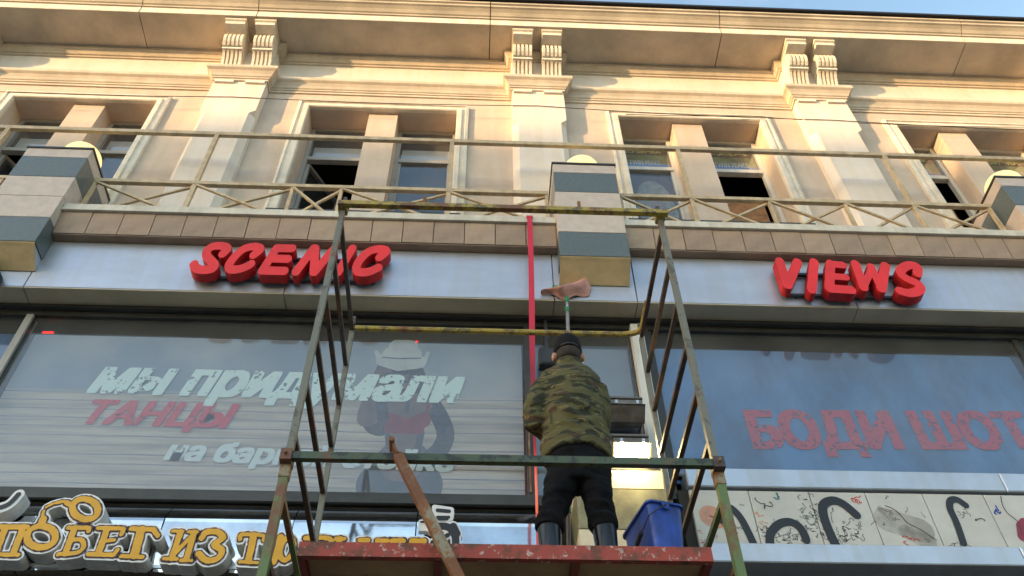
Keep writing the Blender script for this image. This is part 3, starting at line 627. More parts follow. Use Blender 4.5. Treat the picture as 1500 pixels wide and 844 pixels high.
# striped pier with the floodlights
a, b = .765, 1.44
core = MB().box(a + .01, b - .01, 5.512, 5.94, .1, 5.82).build('pier', 'dark_gap', B)
for z0, z1, k in ((5.655, 5.83, 'cream_panel'), (5.30, 5.65, 'olive'), (4.95, 5.295, 'cream_panel'), (4.6, 4.945, 'cream_panel'), (3.4, 4.595, 'olive')):
    MB().bbox(a, b, 5.50, 5.513, z0, z1, .003).build('front_panel', k, core)
    for xx0, xx1 in ((a, a + .009), (b - .009, b)): MB().box(xx0, xx1, 5.514, 5.94, z0, z1).build('side_panel', k, core)
MB().box(a - .004, b + .004, 5.496, 5.94, 5.8305, 5.842).build('coping', 'frame', core)

# ================================================================ balcony railing
RL = thing('balcony_railing', (0, 5.6, 8.985), 'tan painted steel railing with crossed braces along the balcony', 'railing')
RY = 5.6; zM = 9.595; zB = 8.98; zT = 10.60
MB().box(XL, XR, RY - .022, RY + .022, zT - .03, zT + .03).build('top_rail', 'rail', RL)
tp = [-10.3, -7.9, -5.42, -3.06, -.35, 2.30, 4.77, 7.3, 9.8]
lp = {1: [-9.5, -8.4, -7.3, -6.2, -5.08, -4.90], 2: [-4.10, -3.06, -2.02, -1.50, -.35, .71], 3: [1.52, 2.30, 3.157, 4.0, 4.77, 5.62], 4: [6.5, 7.3, 8.2, 9.0, 9.8, 10.9]}
for x in tp: MB().box(x - .024, x + .024, RY - .021, RY + .021, zB, zT - .031).build('post', 'rail', RL)
for k, xs in lp.items():
    MB().box(xs[0] - .02, xs[-1] + .02, RY - .025, RY + .025, zM - .026, zM + .026).build('middle_rail', 'rail', RL)
    for x in xs:
        if x not in tp: MB().box(x - .018, x + .018, RY - .018, RY + .018, zB, zM - .027).build('post', 'rail', RL)
    for x0, x1 in zip(xs[:-1], xs[1:]):
        if x1 - x0 < .3: continue
        MB().beam((x0 + .01, RY - .012, zM - .03), (x1 - .01, RY - .012, zB + .03), .026, .026, (0, 1, 0)).build('brace', 'rail', RL)
        MB().beam((x0 + .01, RY + .016, zB + .03), (x1 - .01, RY + .016, zM - .03), .026, .026, (0, 1, 0)).build('brace', 'rail', RL)

# ================================================================ globe lamps
for i, ((a, b), lab) in enumerate(zip(BOX[1:4], ('lit cream globe lamp on the striped pedestal beside the six red slanted letters', 'lit cream globe lamp on the striped pedestal above the workman with the mop', 'lit cream globe lamp on the striped pedestal beside the five red upright letters'))):
    c = (a + b) / 2; dx = .03; gz = (.0, .045, .0)[i]
    g = thing('globe_lamp', (c + dx, 5.70, 9.872), lab, 'lamp', 'globe lamps on the balcony pedestals')
    MB().lathe([(.09, 9.873), (.09, 9.90), (.055, 9.92), (.055, 9.925 + gz)], c + dx, 5.70).build('base', 'frame', g)
    MB().ball((c + dx, 5.70, 10.125 + gz), .215, n=32, m=20).build('globe', 'globe', g, smooth=True)
# ================================================================ signs
def rails(parent, x0, x1, zs, y0=5.555, y1=5.598, m='steel'):
    for z in zs:
        MB().box(x0, x1, y0, y1 - .01, z - .014, z + .014).build('mounting_rail', m, parent)
    for x in (x0 + .1, (x0 + x1) / 2 + .07, x1 - .1):
        for z in zs: MB().box(x - .012, x + .012, y1 - .011, y1 + .002, z - .012, z + .012).build('standoff', m, parent)
S1 = thing('letter_sign', (-1.78, 5.58, 8.19), 'six red slanted block letters mounted on the metal fascia', 'sign')
r, L = GL['SCENIC']
for st in L: shape('letter', st, r, 5.45, 'red', S1, res=.008, depth=.105, side='red_side')
rails(S1, -2.6, -.98, (8.03, 8.33))
S2 = thing('letter_sign', (3.62, 5.58, 8.15), 'five red upright block letters mounted on the metal fascia', 'sign')
r, L = GL['VIEWS']
for st in L: shape('letter', st, r, 5.45, 'red', S2, res=.008, depth=.105, side='red_side')
rails(S2, 2.95, 4.22, (7.99, 8.30))
S0 = thing('navy_sign', (-4.6, 5.58, 7.9), 'dark navy letter on the fascia beside the pedestal', 'sign')
shape('letter', [([(-4.75, 8.30), (-4.60, 8.10), (-4.44, 7.90)], .05), ([(-4.75, 7.9), (-4.44, 7.9)], .04)], .66, 5.47, 'black', S0, res=.01, depth=.10)
MB().box(-4.72, -4.5, 5.571, 5.599, 7.98, 8.0).build('mounting_rail', 'steel', S0)
# orange prison-break sign: orange face, maroon keyline, white body
S3 = thing('prison_sign', (-1.9, 5.7, 5.02), 'orange slab letters with maroon outline on white bodies, a pair of handcuffs among them', 'sign')
r, L = GL['POBEG']
for k, st in enumerate(L):
    b_ = shape('letter', st, r, 5.612, 'white_face', S3, res=.0075, iso=.020, depth=.13, side='letter_side')
    shape('outline', st, r, 5.609, 'outline', b_, res=.006, iso=.0085, rough=.009, seed=k)
    shape('face', st, r, 5.606, 'orange', b_, res=.006, iso=-.0015, rough=.006, seed=k + 50)
for z in (5.10, 5.26):
    MB().box(-3.5, -.3, 5.745, 5.762, z - .012, z + .012).build('mounting_rail', 'alu', S3)
# the crouching figure and the cut-off mark at the sign's ends
S4 = thing('figure_sign', (-.2, 5.7, 5.2), 'black pictogram figure bent forward under a square mask, cut out on white', 'sign')
r, L = GL['FIG']
pb = shape('figure_body', L[0], r, 5.605, 'white_face', S4, res=.007, iso=.012, depth=.05, side='letter_side')
shape('figure', L[0], r, 5.602, 'black', pb, res=.006)
cardst = [([(-.285, 5.535), (-.16, 5.515)], .012), ([(-.28, 5.50), (-.165, 5.49)], .02), ([(-.265, 5.45), (-.175, 5.45)], .025)]
cdx = shape('mask_card', cardst, .86, 5.605, 'white_face', S4, res=.006, iso=.008, depth=.05, side='letter_side')
r, L = GL['MASK']
shape('mask', L[0], r, 5.602, 'black', cdx, res=.004)
MB().box(-.39, -.33, 5.607, 5.65, 5.33, 5.385).build('grey_block', 'letter_side', S4)
MB().box(-.35, -.12, 5.655, 5.73, 5.35, 5.37).box(-.24, -.2, 5.655, 5.73, 5.47, 5.49).build('bracket', 'steel', S4)
S5 = thing('mark_sign', (-3.43, 5.7, 5.5), 'white cut-out mark with a black stroke beside the handcuffs', 'sign')
st = [([(-3.335, 5.585), (-3.37, 5.50), (-3.45, 5.46), (-3.52, 5.46)], .020)]
q_ = shape('body', st, .9, 5.605, 'white_face', S5, res=.007, iso=.022, depth=.13, side='letter_side')
shape('stroke', st, .9, 5.602, 'black', q_, res=.006)

# ================================================================ graffiti-covered sign board
GB = thing('graffiti_board', (4, 5.8, 5.34), 'pale sign board of upright panels covered in marker scribbles and cropped black letters', 'sign board')
gj = [1.70, 2.175, 2.66, 3.115, 3.58, 4.075, 4.56, 5.05, 5.53, 6.0, 6.5, 7.0]
for a, b in zip(gj[:-1], gj[1:]): MB().bbox(a + .003, b - .003, 5.78, 5.815, 5.34, 5.862, .004).build('panel', 'board', GB)
r, L = GL['GRAF']
for k, st in enumerate(L): shape('black_letter', st, r, 5.776, 'mark_maroon' if k == 4 else 'black', GB, res=.008)
rng = random.Random(3)
def scrib(cx, cz, n, sx, sz, m='scribble', wd=.004):
    o = MB()
    for _ in range(int(n * .65)):
        x = cx + rng.gauss(0, sx); z = min(5.84, max(5.355, cz + rng.gauss(0, sz))); pts = []
        a = rng.uniform(0, 6.3)
        for k in range(6):
            pts.append((x, z)); a += rng.gauss(0, 1.3); x += math.cos(a) * .014; z = min(5.85, max(5.35, z + math.sin(a) * .014))
        for p, q in zip(pts[:-1], pts[1:]):
            d = Vector((q[0] - p[0], q[1] - p[1])); 
            if d.length < 1e-5: continue
            nrm = Vector((-d.y, d.x)).normalized() * wd / 2; y = 5.7785 - rng.random() * .0008
            o.add([(p[0] - nrm.x, y, p[1] - nrm.y), (q[0] - nrm.x, y, q[1] - nrm.y), (q[0] + nrm.x, y, q[1] + nrm.y), (p[0] + nrm.x, y, p[1] + nrm.y)], [(0, 1, 2, 3)])
    ob = o.build('scribbles', m, GB, recalc=False); ob['kind'] = 'stuff'; return ob
M['ink'] = mat('marker_ink', (.03, .03, .035), .7)
for c in ((2.30, 5.47, 46, .07, .06), (2.63, 5.60, 60, .06, .10), (2.85, 5.50, 60, .08, .07), (2.44, 5.42, 20, .06, .03), (3.70, 5.40, 16, .06, .03), (3.83, 5.70, 10, .04, .05), (2.02, 5.5, 26, .05, .09), (3.3, 5.6, 14, .12, .1)): scrib(*c, m='ink', wd=.004)
scrib(2.20, 5.62, 8, .02, .05, 'mark_peach', .008); scrib(3.02, 5.80, 8, .015, .015, 'mark_red', .008); scrib(3.32, 5.42, 7, .02, .03, 'mark_red', .008); scrib(4.13, 5.72, 5, .006, .006, 'mark_blue', .012); scrib(2.42, 5.82, 4, .006, .006, 'mark_teal', .012); scrib(1.80, 5.42, 10, .05, .03, 'mark_red', .004)
for k, (p, q) in enumerate((((3.24, 5.74), (3.52, 5.44)), ((3.9, 5.62), (3.98, 5.625)), ((4.2, 5.85), (4.24, 5.50)), ((2.22, 5.79), (2.29, 5.70)), ((2.29, 5.70), (2.35, 5.76)), ((1.84, 5.62), (1.98, 5.42)))):
    n = 10; pts = [(p[0] + (q[0] - p[0]) * i / n + .02 * math.sin(i * .8 + k), 5.777 - k * .0002, p[1] + (q[1] - p[1]) * i / n + .012 * math.sin(i * 1.1)) for i in range(n + 1)]
    MB().tube(pts, .0028, 4).build('pen_line', 'ink', GB)
for cx, cz, rx in ((3.33, 5.56, .20), (3.40, 5.45, .12), (3.22, 5.66, .05)):
    shape('smudge', [([(cx - rx * .6, cz + .05), (cx + rx * .6, cz - .04)], rx * .5)], .9, 5.7792 - rx * .002, 'smudge', GB, res=.02)
shape('spray_blot', [([(1.83, 5.62), (1.87, 5.60)], .085)], .9, 5.7783, 'mark_peach', GB, res=.015)

# ================================================================ posters behind the shop glass
def planks():
    """printed poster ground: blue sky over pale boards"""
    m, n, b = _m('printed_planks'); N = n.nodes.new; L = n.links.new
    tc = N('ShaderNodeTexCoord'); sp = N('ShaderNodeSeparateXYZ'); L(tc.outputs['Object'], sp.inputs[0])
    ns = N('ShaderNodeTexNoise'); ns.inputs['Scale'].default_value = 1.1; ns.inputs['Detail'].default_value = 5; L(tc.outputs['Object'], ns.inputs['Vector'])
    r1 = N('ShaderNodeValToRGB'); r1.color_ramp.elements[0].color = (.19, .25, .33, 1); r1.color_ramp.elements[1].color = (.36, .38, .40, 1); r1.color_ramp.elements[0].position = .35; r1.color_ramp.elements[1].position = .65; L(ns.outputs[0], r1.inputs[0])
    mp = N('ShaderNodeMapping'); mp.inputs['Scale'].default_value = (1, 1, 12); L(tc.outputs['Object'], mp.inputs[0])
    n2 = N('ShaderNodeTexNoise'); n2.inputs['Scale'].default_value = 1.4; n2.inputs['Detail'].default_value = 6; L(mp.outputs[0], n2.inputs['Vector'])
    r2 = N('ShaderNodeValToRGB'); r2.color_ramp.elements[0].color = (.31, .285, .25, 1); r2.color_ramp.elements[1].color = (.50, .45, .38, 1); r2.color_ramp.elements[0].position = .35; r2.color_ramp.elements[1].position = .65; L(n2.outputs[0], r2.inputs[0])
    # board joints every 97 mm
    dv = N('ShaderNodeMath'); dv.operation = 'MULTIPLY'; dv.inputs[1].default_value = 1 / .097; n3 = N('ShaderNodeTexNoise'); n3.inputs['Scale'].default_value = .9; n3.inputs['Detail'].default_value = 3; L(tc.outputs['Object'], n3.inputs['Vector'])
    wz = N('ShaderNodeMath'); wz.operation = 'MULTIPLY_ADD'; wz.inputs[1].default_value = .05; L(n3.outputs[0], wz.inputs[0]); L(sp.outputs[2], wz.inputs[2]); L(wz.outputs[0], dv.inputs[0])
    fr = N('ShaderNodeMath'); fr.operation = 'FRACT'; L(dv.outputs[0], fr.inputs[0])
    gt = N('ShaderNodeMath'); gt.operation = 'GREATER_THAN'; gt.inputs[1].default_value = .86; L(fr.outputs[0], gt.inputs[0])
    mj = N('ShaderNodeMix'); mj.data_type = 'RGBA'; fm = N('ShaderNodeMath'); fm.operation = 'MULTIPLY'; r3 = N('ShaderNodeValToRGB'); r3.color_ramp.elements[0].position = .38; r3.color_ramp.elements[1].position = .6; r3.color_ramp.elements[0].color = (.25, .25, .25, 1); L(n2.outputs[0], r3.inputs[0]); L(gt.outputs[0], fm.inputs[0]); L(r3.outputs[0], fm.inputs[1]); L(fm.outputs[0], mj.inputs[0]); L(r2.outputs[0], mj.inputs[6]); mj.inputs[7].default_value = (.17, .18, .24, 1)
    mr = N('ShaderNodeMapRange'); mr.inputs[1].default_value = 6.93; mr.inputs[2].default_value = 7.0; L(sp.outputs[2], mr.inputs[0])
    mx = N('ShaderNodeMix'); mx.data_type = 'RGBA'; L(mr.outputs[0], mx.inputs[0]); L(mj.outputs[2], mx.inputs[6]); L(r1.outputs[0], mx.inputs[7])
    L(mx.outputs[2], b.inputs['Base Color']); b.inputs['Roughness'].default_value = .8
    return m
M['planks'] = planks()
M['sheet_blue'] = mat('printed_blue_sheet', (.065, .18, .40), .85, var=.20, scale=1.1, stretch=(1.6, 1, .7), bump=.25, bscale=1.5)
M['sheet_grey'] = mat('printed_grey_blue_sheet', (.20, .25, .31), .85, var=.08, scale=1.2)
M['t_mint'] = worn_print('mint_print', (.60, .76, .74), .365, 26); M['t_red'] = worn_print('red_print', (.50, .03, .04), .355, 22); M['t_maroon'] = worn_print('faded_red_print', (.44, .03, .06), .39, 30, soft=.03, mul=.95); M['t_pale'] = worn_print('pale_print', (.56, .66, .66), .28, 26)
P1 = thing('dance_poster', (-1.85, 6.0, 5.86), 'poster of pale boards, mint and red lettering and a person in a white hat', 'poster')
MB().box(-4.12, .42, 6.0, 6.012, 5.86, 7.655).build('sheet', 'planks', P1)
text('lettering', 'мы придумали', -3.44, -.10, 6.815, 7.265, 5.9905, 't_mint', P1, .22, .0, -.03, .05)
text('lettering', 'ТАНЦЫ', -3.40, -2.05, 6.53, 6.87, 5.9915, 't_red', P1, .25, .0, -.02, .05)
text('lettering', 'на барной стойке', -2.56, -.13, 6.165, 6.445, 5.9915, 't_pale', P1, .2, .0, -.07, .05)
M['p_hat'] = mat('print_hat', (.60, .64, .64), .8, col2=(.36, .40, .42), spread=.25, scale=5); M['p_skin'] = mat('print_skin', (.25, .185, .175), .8, col2=(.11, .085, .095), spread=.22, scale=4); M['p_hair'] = mat('print_shade', (.075, .085, .12), .8, var=.3, scale=5)
M['p_red'] = mat('print_red_top', (.34, .045, .075), .8, col2=(.16, .03, .05), spread=.2, scale=7); M['p_jean'] = mat('print_jeans', (.11, .135, .18), .8, col2=(.055, .07, .10), spread=.22, scale=5)
for k_, al in (('p_skin', .82), ('p_red', .85), ('p_hair', .78), ('p_jean', .8), ('p_hat', .92)): M[k_].node_tree.nodes['Principled BSDF'].inputs['Alpha'].default_value = al
fig = [('printed_jeans', [([(-.66, 6.26), (-.80, 6.02)], .15), ([(-.52, 6.26), (-.40, 6.02)], .15), ([(-.6, 6.28), (-.6, 6.05)], .17)], 'p_jean', 5.9985),
       ('printed_hair', [([(-.66, 7.30), (-.70, 7.05), (-.82, 6.75)], .17), ([(-.60, 7.2), (-.55, 6.9)], .14)], 'p_hair', 5.9983),
       ('printed_arm', [([(-.40, 6.92), (-.29, 6.70), (-.25, 6.52), (-.32, 6.34), (-.45, 6.24)], .075)], 'p_hair', 5.9979),
       ('printed_arm', [([(-.80, 6.85), (-.95, 6.72), (-.90, 7.05), (-.84, 7.32)], .075)], 'p_skin', 5.9978),
       ('printed_body', [([(-.61, 6.84), (-.60, 6.66), (-.60, 6.48), (-.60, 6.30)], .155), ([(-.74, 6.86), (-.46, 6.88)], .08), ([(-.62, 6.28), (-.58, 6.28)], .17)], 'p_skin', 5.9976),
       ('printed_top', [([(-.74, 6.70), (-.66, 6.66)], .065), ([(-.54, 6.66), (-.45, 6.71)], .065), ([(-.74, 6.60), (-.47, 6.60)], .035), ([(-.77, 6.74), (-.79, 6.90)], .014), ([(-.43, 6.74), (-.41, 6.90)], .014)], 'p_red', 5.9973),
       ('printed_hair', [([(-.80, 7.20), (-.84, 6.95), (-.80, 6.72)], .05), ([(-.52, 7.22), (-.46, 7.0)], .05)], 'p_hair', 5.9972),
       ('printed_shadow', [([(-.74, 6.52), (-.70, 6.36)], .025), ([(-.46, 6.56), (-.48, 6.36)], .03), ([(-.60, 6.98), (-.60, 6.80)], .018)], 'p_hair', 5.9974),
       ('printed_belt', [([(-.78, 6.30), (-.60, 6.26), (-.42, 6.31)], .018)], 'p_hat', 5.99735),
       ('printed_face', [([(-.655, 7.30), (-.655, 7.18)], .085)], 'p_skin', 5.9971),
       ('printed_shadow', [([(-.73, 7.31), (-.58, 7.31)], .05), ([(-.69, 7.15), (-.62, 7.15)], .008), ([(-.60, 7.22), (-.585, 7.12)], .02)], 'p_hair', 5.9970),
       ('printed_hat', [([(-.88, 7.42), (-.72, 7.36), (-.52, 7.40)], .055), ([(-.80, 7.48), (-.60, 7.50)], .085), ([(-.76, 7.60), (-.63, 7.60)], .07), ([(-.90, 7.44), (-.94, 7.52)], .02), ([(-.48, 7.42), (-.46, 7.52)], .02)], 'p_hat', 5.9968)]
for n_, st, m_, y in fig: shape(n_, st, .75, y, m_, P1, res=.014, pad=.3)
shape('hat_band', [([(-.88, 7.455), (-.72, 7.445), (-.52, 7.455)], .006)], .75, 5.9960, 'p_hair', P1, res=.005)
P2 = tag(MB().box(.52, 1.43, 6.0, 6.012, 5.86, 7.63).build('blue_sheet', 'sheet_grey'), 'plain grey-blue poster sheet behind the narrow pane between dark and white posts', 'poster')
P3 = thing('body_shot_poster', (3.4, 6.0, 6.09), 'blue poster behind glass with large faded red worn lettering', 'poster')
MB().box(1.67, 5.18, 6.0, 6.012, 6.08, 7.655).build('sheet', 'sheet_blue', P3)
text('lettering', 'БОДИ ШОТ', 2.40, 4.98, 6.36, 6.91, 5.9915, 't_maroon', P3, -.02, .0, .05, .05)
for x0, x1, z0, lab in ((-7.58, -4.22, 5.86, 'plain blue poster sheet in the window beyond the grey post next to the boards poster'), (5.28, 8.78, 6.08, 'plain blue poster sheet in the window past the red worn lettering')):
    tag(MB().box(x0, x1, 6.0, 6.012, z0, 7.655).build('blue_sheet', 'sheet_blue'), lab, 'poster')
# upper window posters
M['p_green'] = mat('print_green', (.30, .40, .20), .8, col2=(.12, .10, .05), spread=.2, scale=5); M['p_blue'] = mat('print_blue', (.16, .28, .62), .8, var=.1); M['p_ytext'] = mat('print_yellow_text', (.62, .62, .2), .8); M['p_wtext'] = mat('print_white_text', (.6, .62, .66), .8)
M['p_dark'] = mat('print_dark', (.12, .055, .04), .8, var=.3); M['p_warm'] = mat('print_warm', (.55, .26, .10), .8, col2=(.12, .06, .04), spread=.25, scale=7)
M['p_blonde'] = mat('print_blonde', (.36, .33, .25), .8, var=.2, scale=9); M['p_face'] = mat('print_face', (.36, .24, .19), .8, var=.1); M['p_cloth'] = mat('print_cloth', (.13, .10, .16), .8, var=.25, scale=8)
wl = {(3, 0): 'ПЕРВИЧКА', (3, 1): 'ЕДА', (4, 0): 'ПЕРВИЧКА', (4, 1): 'ПЕРВИЧКА'}
place = {(3, 0): 'in the upper pane above the portrait', (3, 1): 'in the pane above the open sash beside the portrait', (4, 0): 'in the pane beside the pilaster past five red letters', (4, 1): 'past the mullion in the window beyond five red letters'}
for (wi, li), word in wl.items():
    a, b = WIN[wi]; m0, m1 = MUL[wi]; x0, x1 = ((a, m0), (m1, b))[li]; x0 += .06; x1 -= .06
    t = thing('pane_poster', ((x0 + x1) / 2, 6.45, 11.4), 'green and blue printed strip ' + place[(wi, li)], 'poster', 'printed strips in the upper panes')
    MB().box(x0, x1, 6.455, 6.46, 11.40, 12.04).build('sheet', 'p_green', t)
    MB().box(x0, x1, 6.452, 6.4545, 11.40, 11.57).build('blue_band', 'p_blue', t)
    MB().box(x0, x1, 6.452, 6.4545, 11.80, 12.04).build('dark_band', 'p_dark', t)
    text('lettering', word, x0 + .02, x1 - .08, 11.83, 11.95, 6.4512, 'p_ytext', t, 0, .0, 0, .04)
    text('lettering', 'TWIN PEAKS', x0 + .08, x1 - .12, 11.55, 11.66, 6.4505, 'p_wtext', t, 0, .0, 0, .03)
a, b = WIN[3]; m0, m1 = MUL[3]
t = thing('portrait_poster', ((a + m0) / 2, 6.46, 9.85), 'dark portrait print of a fair-haired person behind the lower pane', 'poster')
MB().box(a + .06, m0 - .06, 6.46, 6.466, 9.86, 11.3).build('sheet', 'p_dark', t)
cx = (a + m0) / 2
shape('printed_clothes', [([(cx - .12, 10.0), (cx + .12, 10.0)], .22)], .7, 6.4585, 'p_cloth', t, res=.02, pad=.3)
shape('printed_hair', [([(cx, 10.85), (cx - .04, 10.55)], .20), ([(cx + .06, 10.85), (cx + .12, 10.5)], .15)], .6, 6.458, 'p_blonde', t, res=.02, pad=.3)
shape('printed_face', [([(cx + .03, 10.75), (cx + .03, 10.58)], .10)], .6, 6.4575, 'p_face', t, res=.015, pad=.3)
for (x0, x1, z0, z1, lab) in ((MUL[3][1] + .1, WIN[3][1] - .1, 9.9, 10.9, 'dark warm-toned print standing inside the open window beside the portrait'), (WIN[4][0] + .1, MUL[4][0] - .1, 9.9, 10.9, 'brown warm-toned print inside the open window beyond the five red letters')):
    t = thing('warm_print', ((x0 + x1) / 2, 6.9, z0), lab, 'poster')
    MB().box(x0, x1, 6.57, 6.58, z0 - .8, z1 + .1).build('sheet', 'p_warm', t)
    c_ = (x0 + x1) / 2
    shape('printed_shape', [([(c_ - .2, z0 + .5), (c_ - .1, z0 + .2)], .14), ([(c_ + .1, z0 + .3), (c_ + .2, z0 - .2)], .12)], .7, 6.566, 'p_face', t, res=.02, pad=.3)
    MB().box(c_ - .03, c_ + .03, 6.581, 6.9, z0 - .9, z0).box(c_ - .3, c_ + .3, 6.581, 7.0, z0 - .9, z0 - .86).build('stand', 'frame', t)

# ================================================================ small lights and boxes
for x, lab in ((-3.78, 'small round downlight glowing over the boards poster'), (5.05, 'small round downlight glowing over the blue lettered poster')):
    t = thing('downlight', (x, 6.1, 7.95), lab, 'lamp', 'downlights behind the shop glass')
    MB().lathe([(.03, 7.945), (.06, 7.945), (.06, 7.958), (.03, 7.958)], x, 6.06, cap=False).build('rim', 'alu', t)
    MB().lathe([(.001, 7.950), (.032, 7.950), (.032, 7.956)], x, 6.06, cap=False).build('bulb', 'spot', t)
for x, z, w_, lab in ((-4.03, 7.70, .05, 'tiny red indicator bar glowing in the dark window corner'), (-.575, 7.69, .012, 'tiny red indicator dot glowing above the printed hat')):
    t = thing('indicator_light', (x, 6.05, z), lab, 'lamp', 'red indicators behind the shop glass')
    MB().box(x - w_ - .02, x + w_ + .02, 6.02, 6.06, z - .02, z + .03).build('case', 'dark_plastic', t)
    MB().box(x - w_, x + w_, 6.014, 6.0195, z - .008, z + .014).build('diode', 'led', t)
t = thing('speaker_box', (.64, 5.8, 7.18), 'small dark box hanging in front of the narrow pane behind the black cap', 'speaker')
MB().bbox(.565, .715, 5.76, 5.855, 7.19, 7.40, .01).build('case', 'dark_plastic', t)
MB().box(.63, .66, 5.82, 5.85, 7.401, 7.834).build('hanger', 'steel', t); MB().box(.585, .70, 5.755, 5.7595, 7.21, 7.38).build('grille', 'steel', t)
def floodlight(z0, lit, lab, x=1.215, y=5.44):
    t = thing('floodlight', (x, 5.55, z0), lab, 'floodlight', 'floodlights on the pier')
    w2 = .135
    # rounded back above, hooded front leaning out and down
    prof = [(y + .20, z0 + .30), (y + .22, z0 + .12), (y + .06, z0 + .055), (y - .045, z0 + .135), (y - .035, z0 + .20), (y + .01, z0 + .265), (y + .08, z0 + .30)]
    MB().prism(prof, x - w2, x + w2).build('housing', 'flood_body', t)
    for k in range(3):
        yy = y - .02 + k * .03; zz = z0 + .22 + k * .03
        MB().box(x - w2 - .006, x + w2 + .006, yy - .018, yy + .05, zz, zz + .012).build('cooling_fin', 'flood_body', t)
    # lamp face looks down and outwards
    A_, B_ = Vector((0, y - .055, z0 + .130)), Vector((0, y + .050, z0 + .045)); n = Vector((0, -(A_.z - B_.z), -(B_.y - A_.y))).normalized()
    fr = MB().prism([(A_.y + n.y * .022 - .008, A_.z + n.z * .022 + .012), (A_.y + .016, A_.z + .026), (B_.y + .02, B_.z + .016), (B_.y + .01, B_.z - .012), (B_.y + n.y * .008, B_.z + n.z * .008), (A_.y + n.y * .008, A_.z + n.z * .008)], x - w2 - .014, x + w2 + .014).build('door_frame', 'flood_body', t)
    P = [Vector((xx, q.y, q.z)) + n * .009 for xx, q in ((x - w2 + .006, A_), (x + w2 - .006, A_), (x + w2 - .006, B_), (x - w2 + .006, B_))]
    MB().add([tuple(p + n * .006) for p in P] + [tuple(p) for p in P], [(0, 1, 2, 3), (0, 1, 5, 4), (1, 2, 6, 5), (2, 3, 7, 6), (3, 0, 4, 7)]).build('lamp_glass', 'lamp_on' if lit else 'flood_body', t)
    for dx in (-.085, .085): MB().box(x + dx - .010, x + dx + .010, y - .085, y - .062, z0 + .125, z0 + .16).build('clip', 'alu', t)
    o = MB()
    for sx in (-1, 1): o.box(x + sx * (w2 + .022) - .006, x + sx * (w2 + .022) + .006, y + .02, y + .30, z0 + .15, z0 + .185)
    o.box(x - w2 - .028, x + w2 + .028, y + .30, y + .315, z0 + .14, z0 + .195); o.build('yoke', 'steel', t)
    return t
floodlight(5.86, True, 'lit yellow floodlight shining on the cream top of the pier')
floodlight(6.255, False, 'unlit grey floodlight directly above the glowing one')
MP = tag(MB().box(1.19, 1.24, 5.756, 5.80, 5.843, 6.60).box(1.13, 1.30, 5.72, 5.84, 5.8425, 5.855).build('lamp_post', 'steel'), 'short dark steel upright carrying two floodlights on the pier top', 'post')

# cables strung across the upper wall
def cable(pts, lab, r=.006, name='cable'):
    q = []
    for a, b in zip(pts[:-1], pts[1:]):
        for i in range(8):
            t = i / 8; p = Vector(a).lerp(Vector(b), t); p.z -= .05 * math.sin(math.pi * t) * (Vector(b) - Vector(a)).length / 4; q.append(p)
    q.append(Vector(pts[-1])); return tag(MB().tube(q, r, 5).build(name, 'cable'), lab, 'cable')
cable([(XL, 5.92, 11.95), (-7.25, 5.93, 12.02), (-3.26, 5.93, 12.06), (.735, 5.93, 12.09), (4.63, 5.93, 11.97), (8.55, 5.93, 11.9), (XR, 5.95, 11.9)], 'thin dark cable strung across the pilaster shafts', .0055)
cable([(1.9, 5.99, 12.05), (3.6, 6.0, 12.13), (5.5, 6.0, 12.03), (8.2, 5.95, 12.05)], 'second thin cable sagging along the window surrounds past the middle pilaster', .005)

# red ribbon hanging from the ledge, twisting as it falls
o = MB(); n = 60; pts = []
for i in range(n + 1):
    t = i / n; z = 8.94 - t * 4.3; x = .502 - .062 * t + .004 * math.sin(t * 9); y = 5.425 - .1 * t
    hw = .026; a = 0 if t < .35 else min(1.12, (t - .35) * 3.4)
    pts.append(((x - hw * math.cos(a), y - hw * math.sin(a), z), (x + hw * math.cos(a), y + hw * math.sin(a), z)))
vs = [p for q in pts for p in q] + [(p[0], p[1] + .002, p[2]) for q in pts for p in q]; N2 = 2 * (n + 1)
fs = []
for i in range(n): k = 2 * i; fs += [(k, k + 1, k + 3, k + 2), (N2 + k, N2 + k + 2, N2 + k + 3, N2 + k + 1), (k, k + 2, N2 + k + 2, N2 + k), (k + 1, N2 + k + 1, N2 + k + 3, k + 3)]
rb = thing('ribbon', (.5, 5.45, 4.65), 'long red ribbon hanging from the balcony ledge past the glass', 'ribbon')
o.add(vs, fs).build('strip', 'tape', rb); MB().box(.47, .535, 5.423, 5.4385, 8.93, 8.96).build('tuck', 'tape', rb)
t = tag(MB().box(.446, .462, 5.846, 5.858, 5.86, 6.55).build('conduit', 'rusty'), 'thin brown strip running down the dark post behind the ribbon', 'conduit')
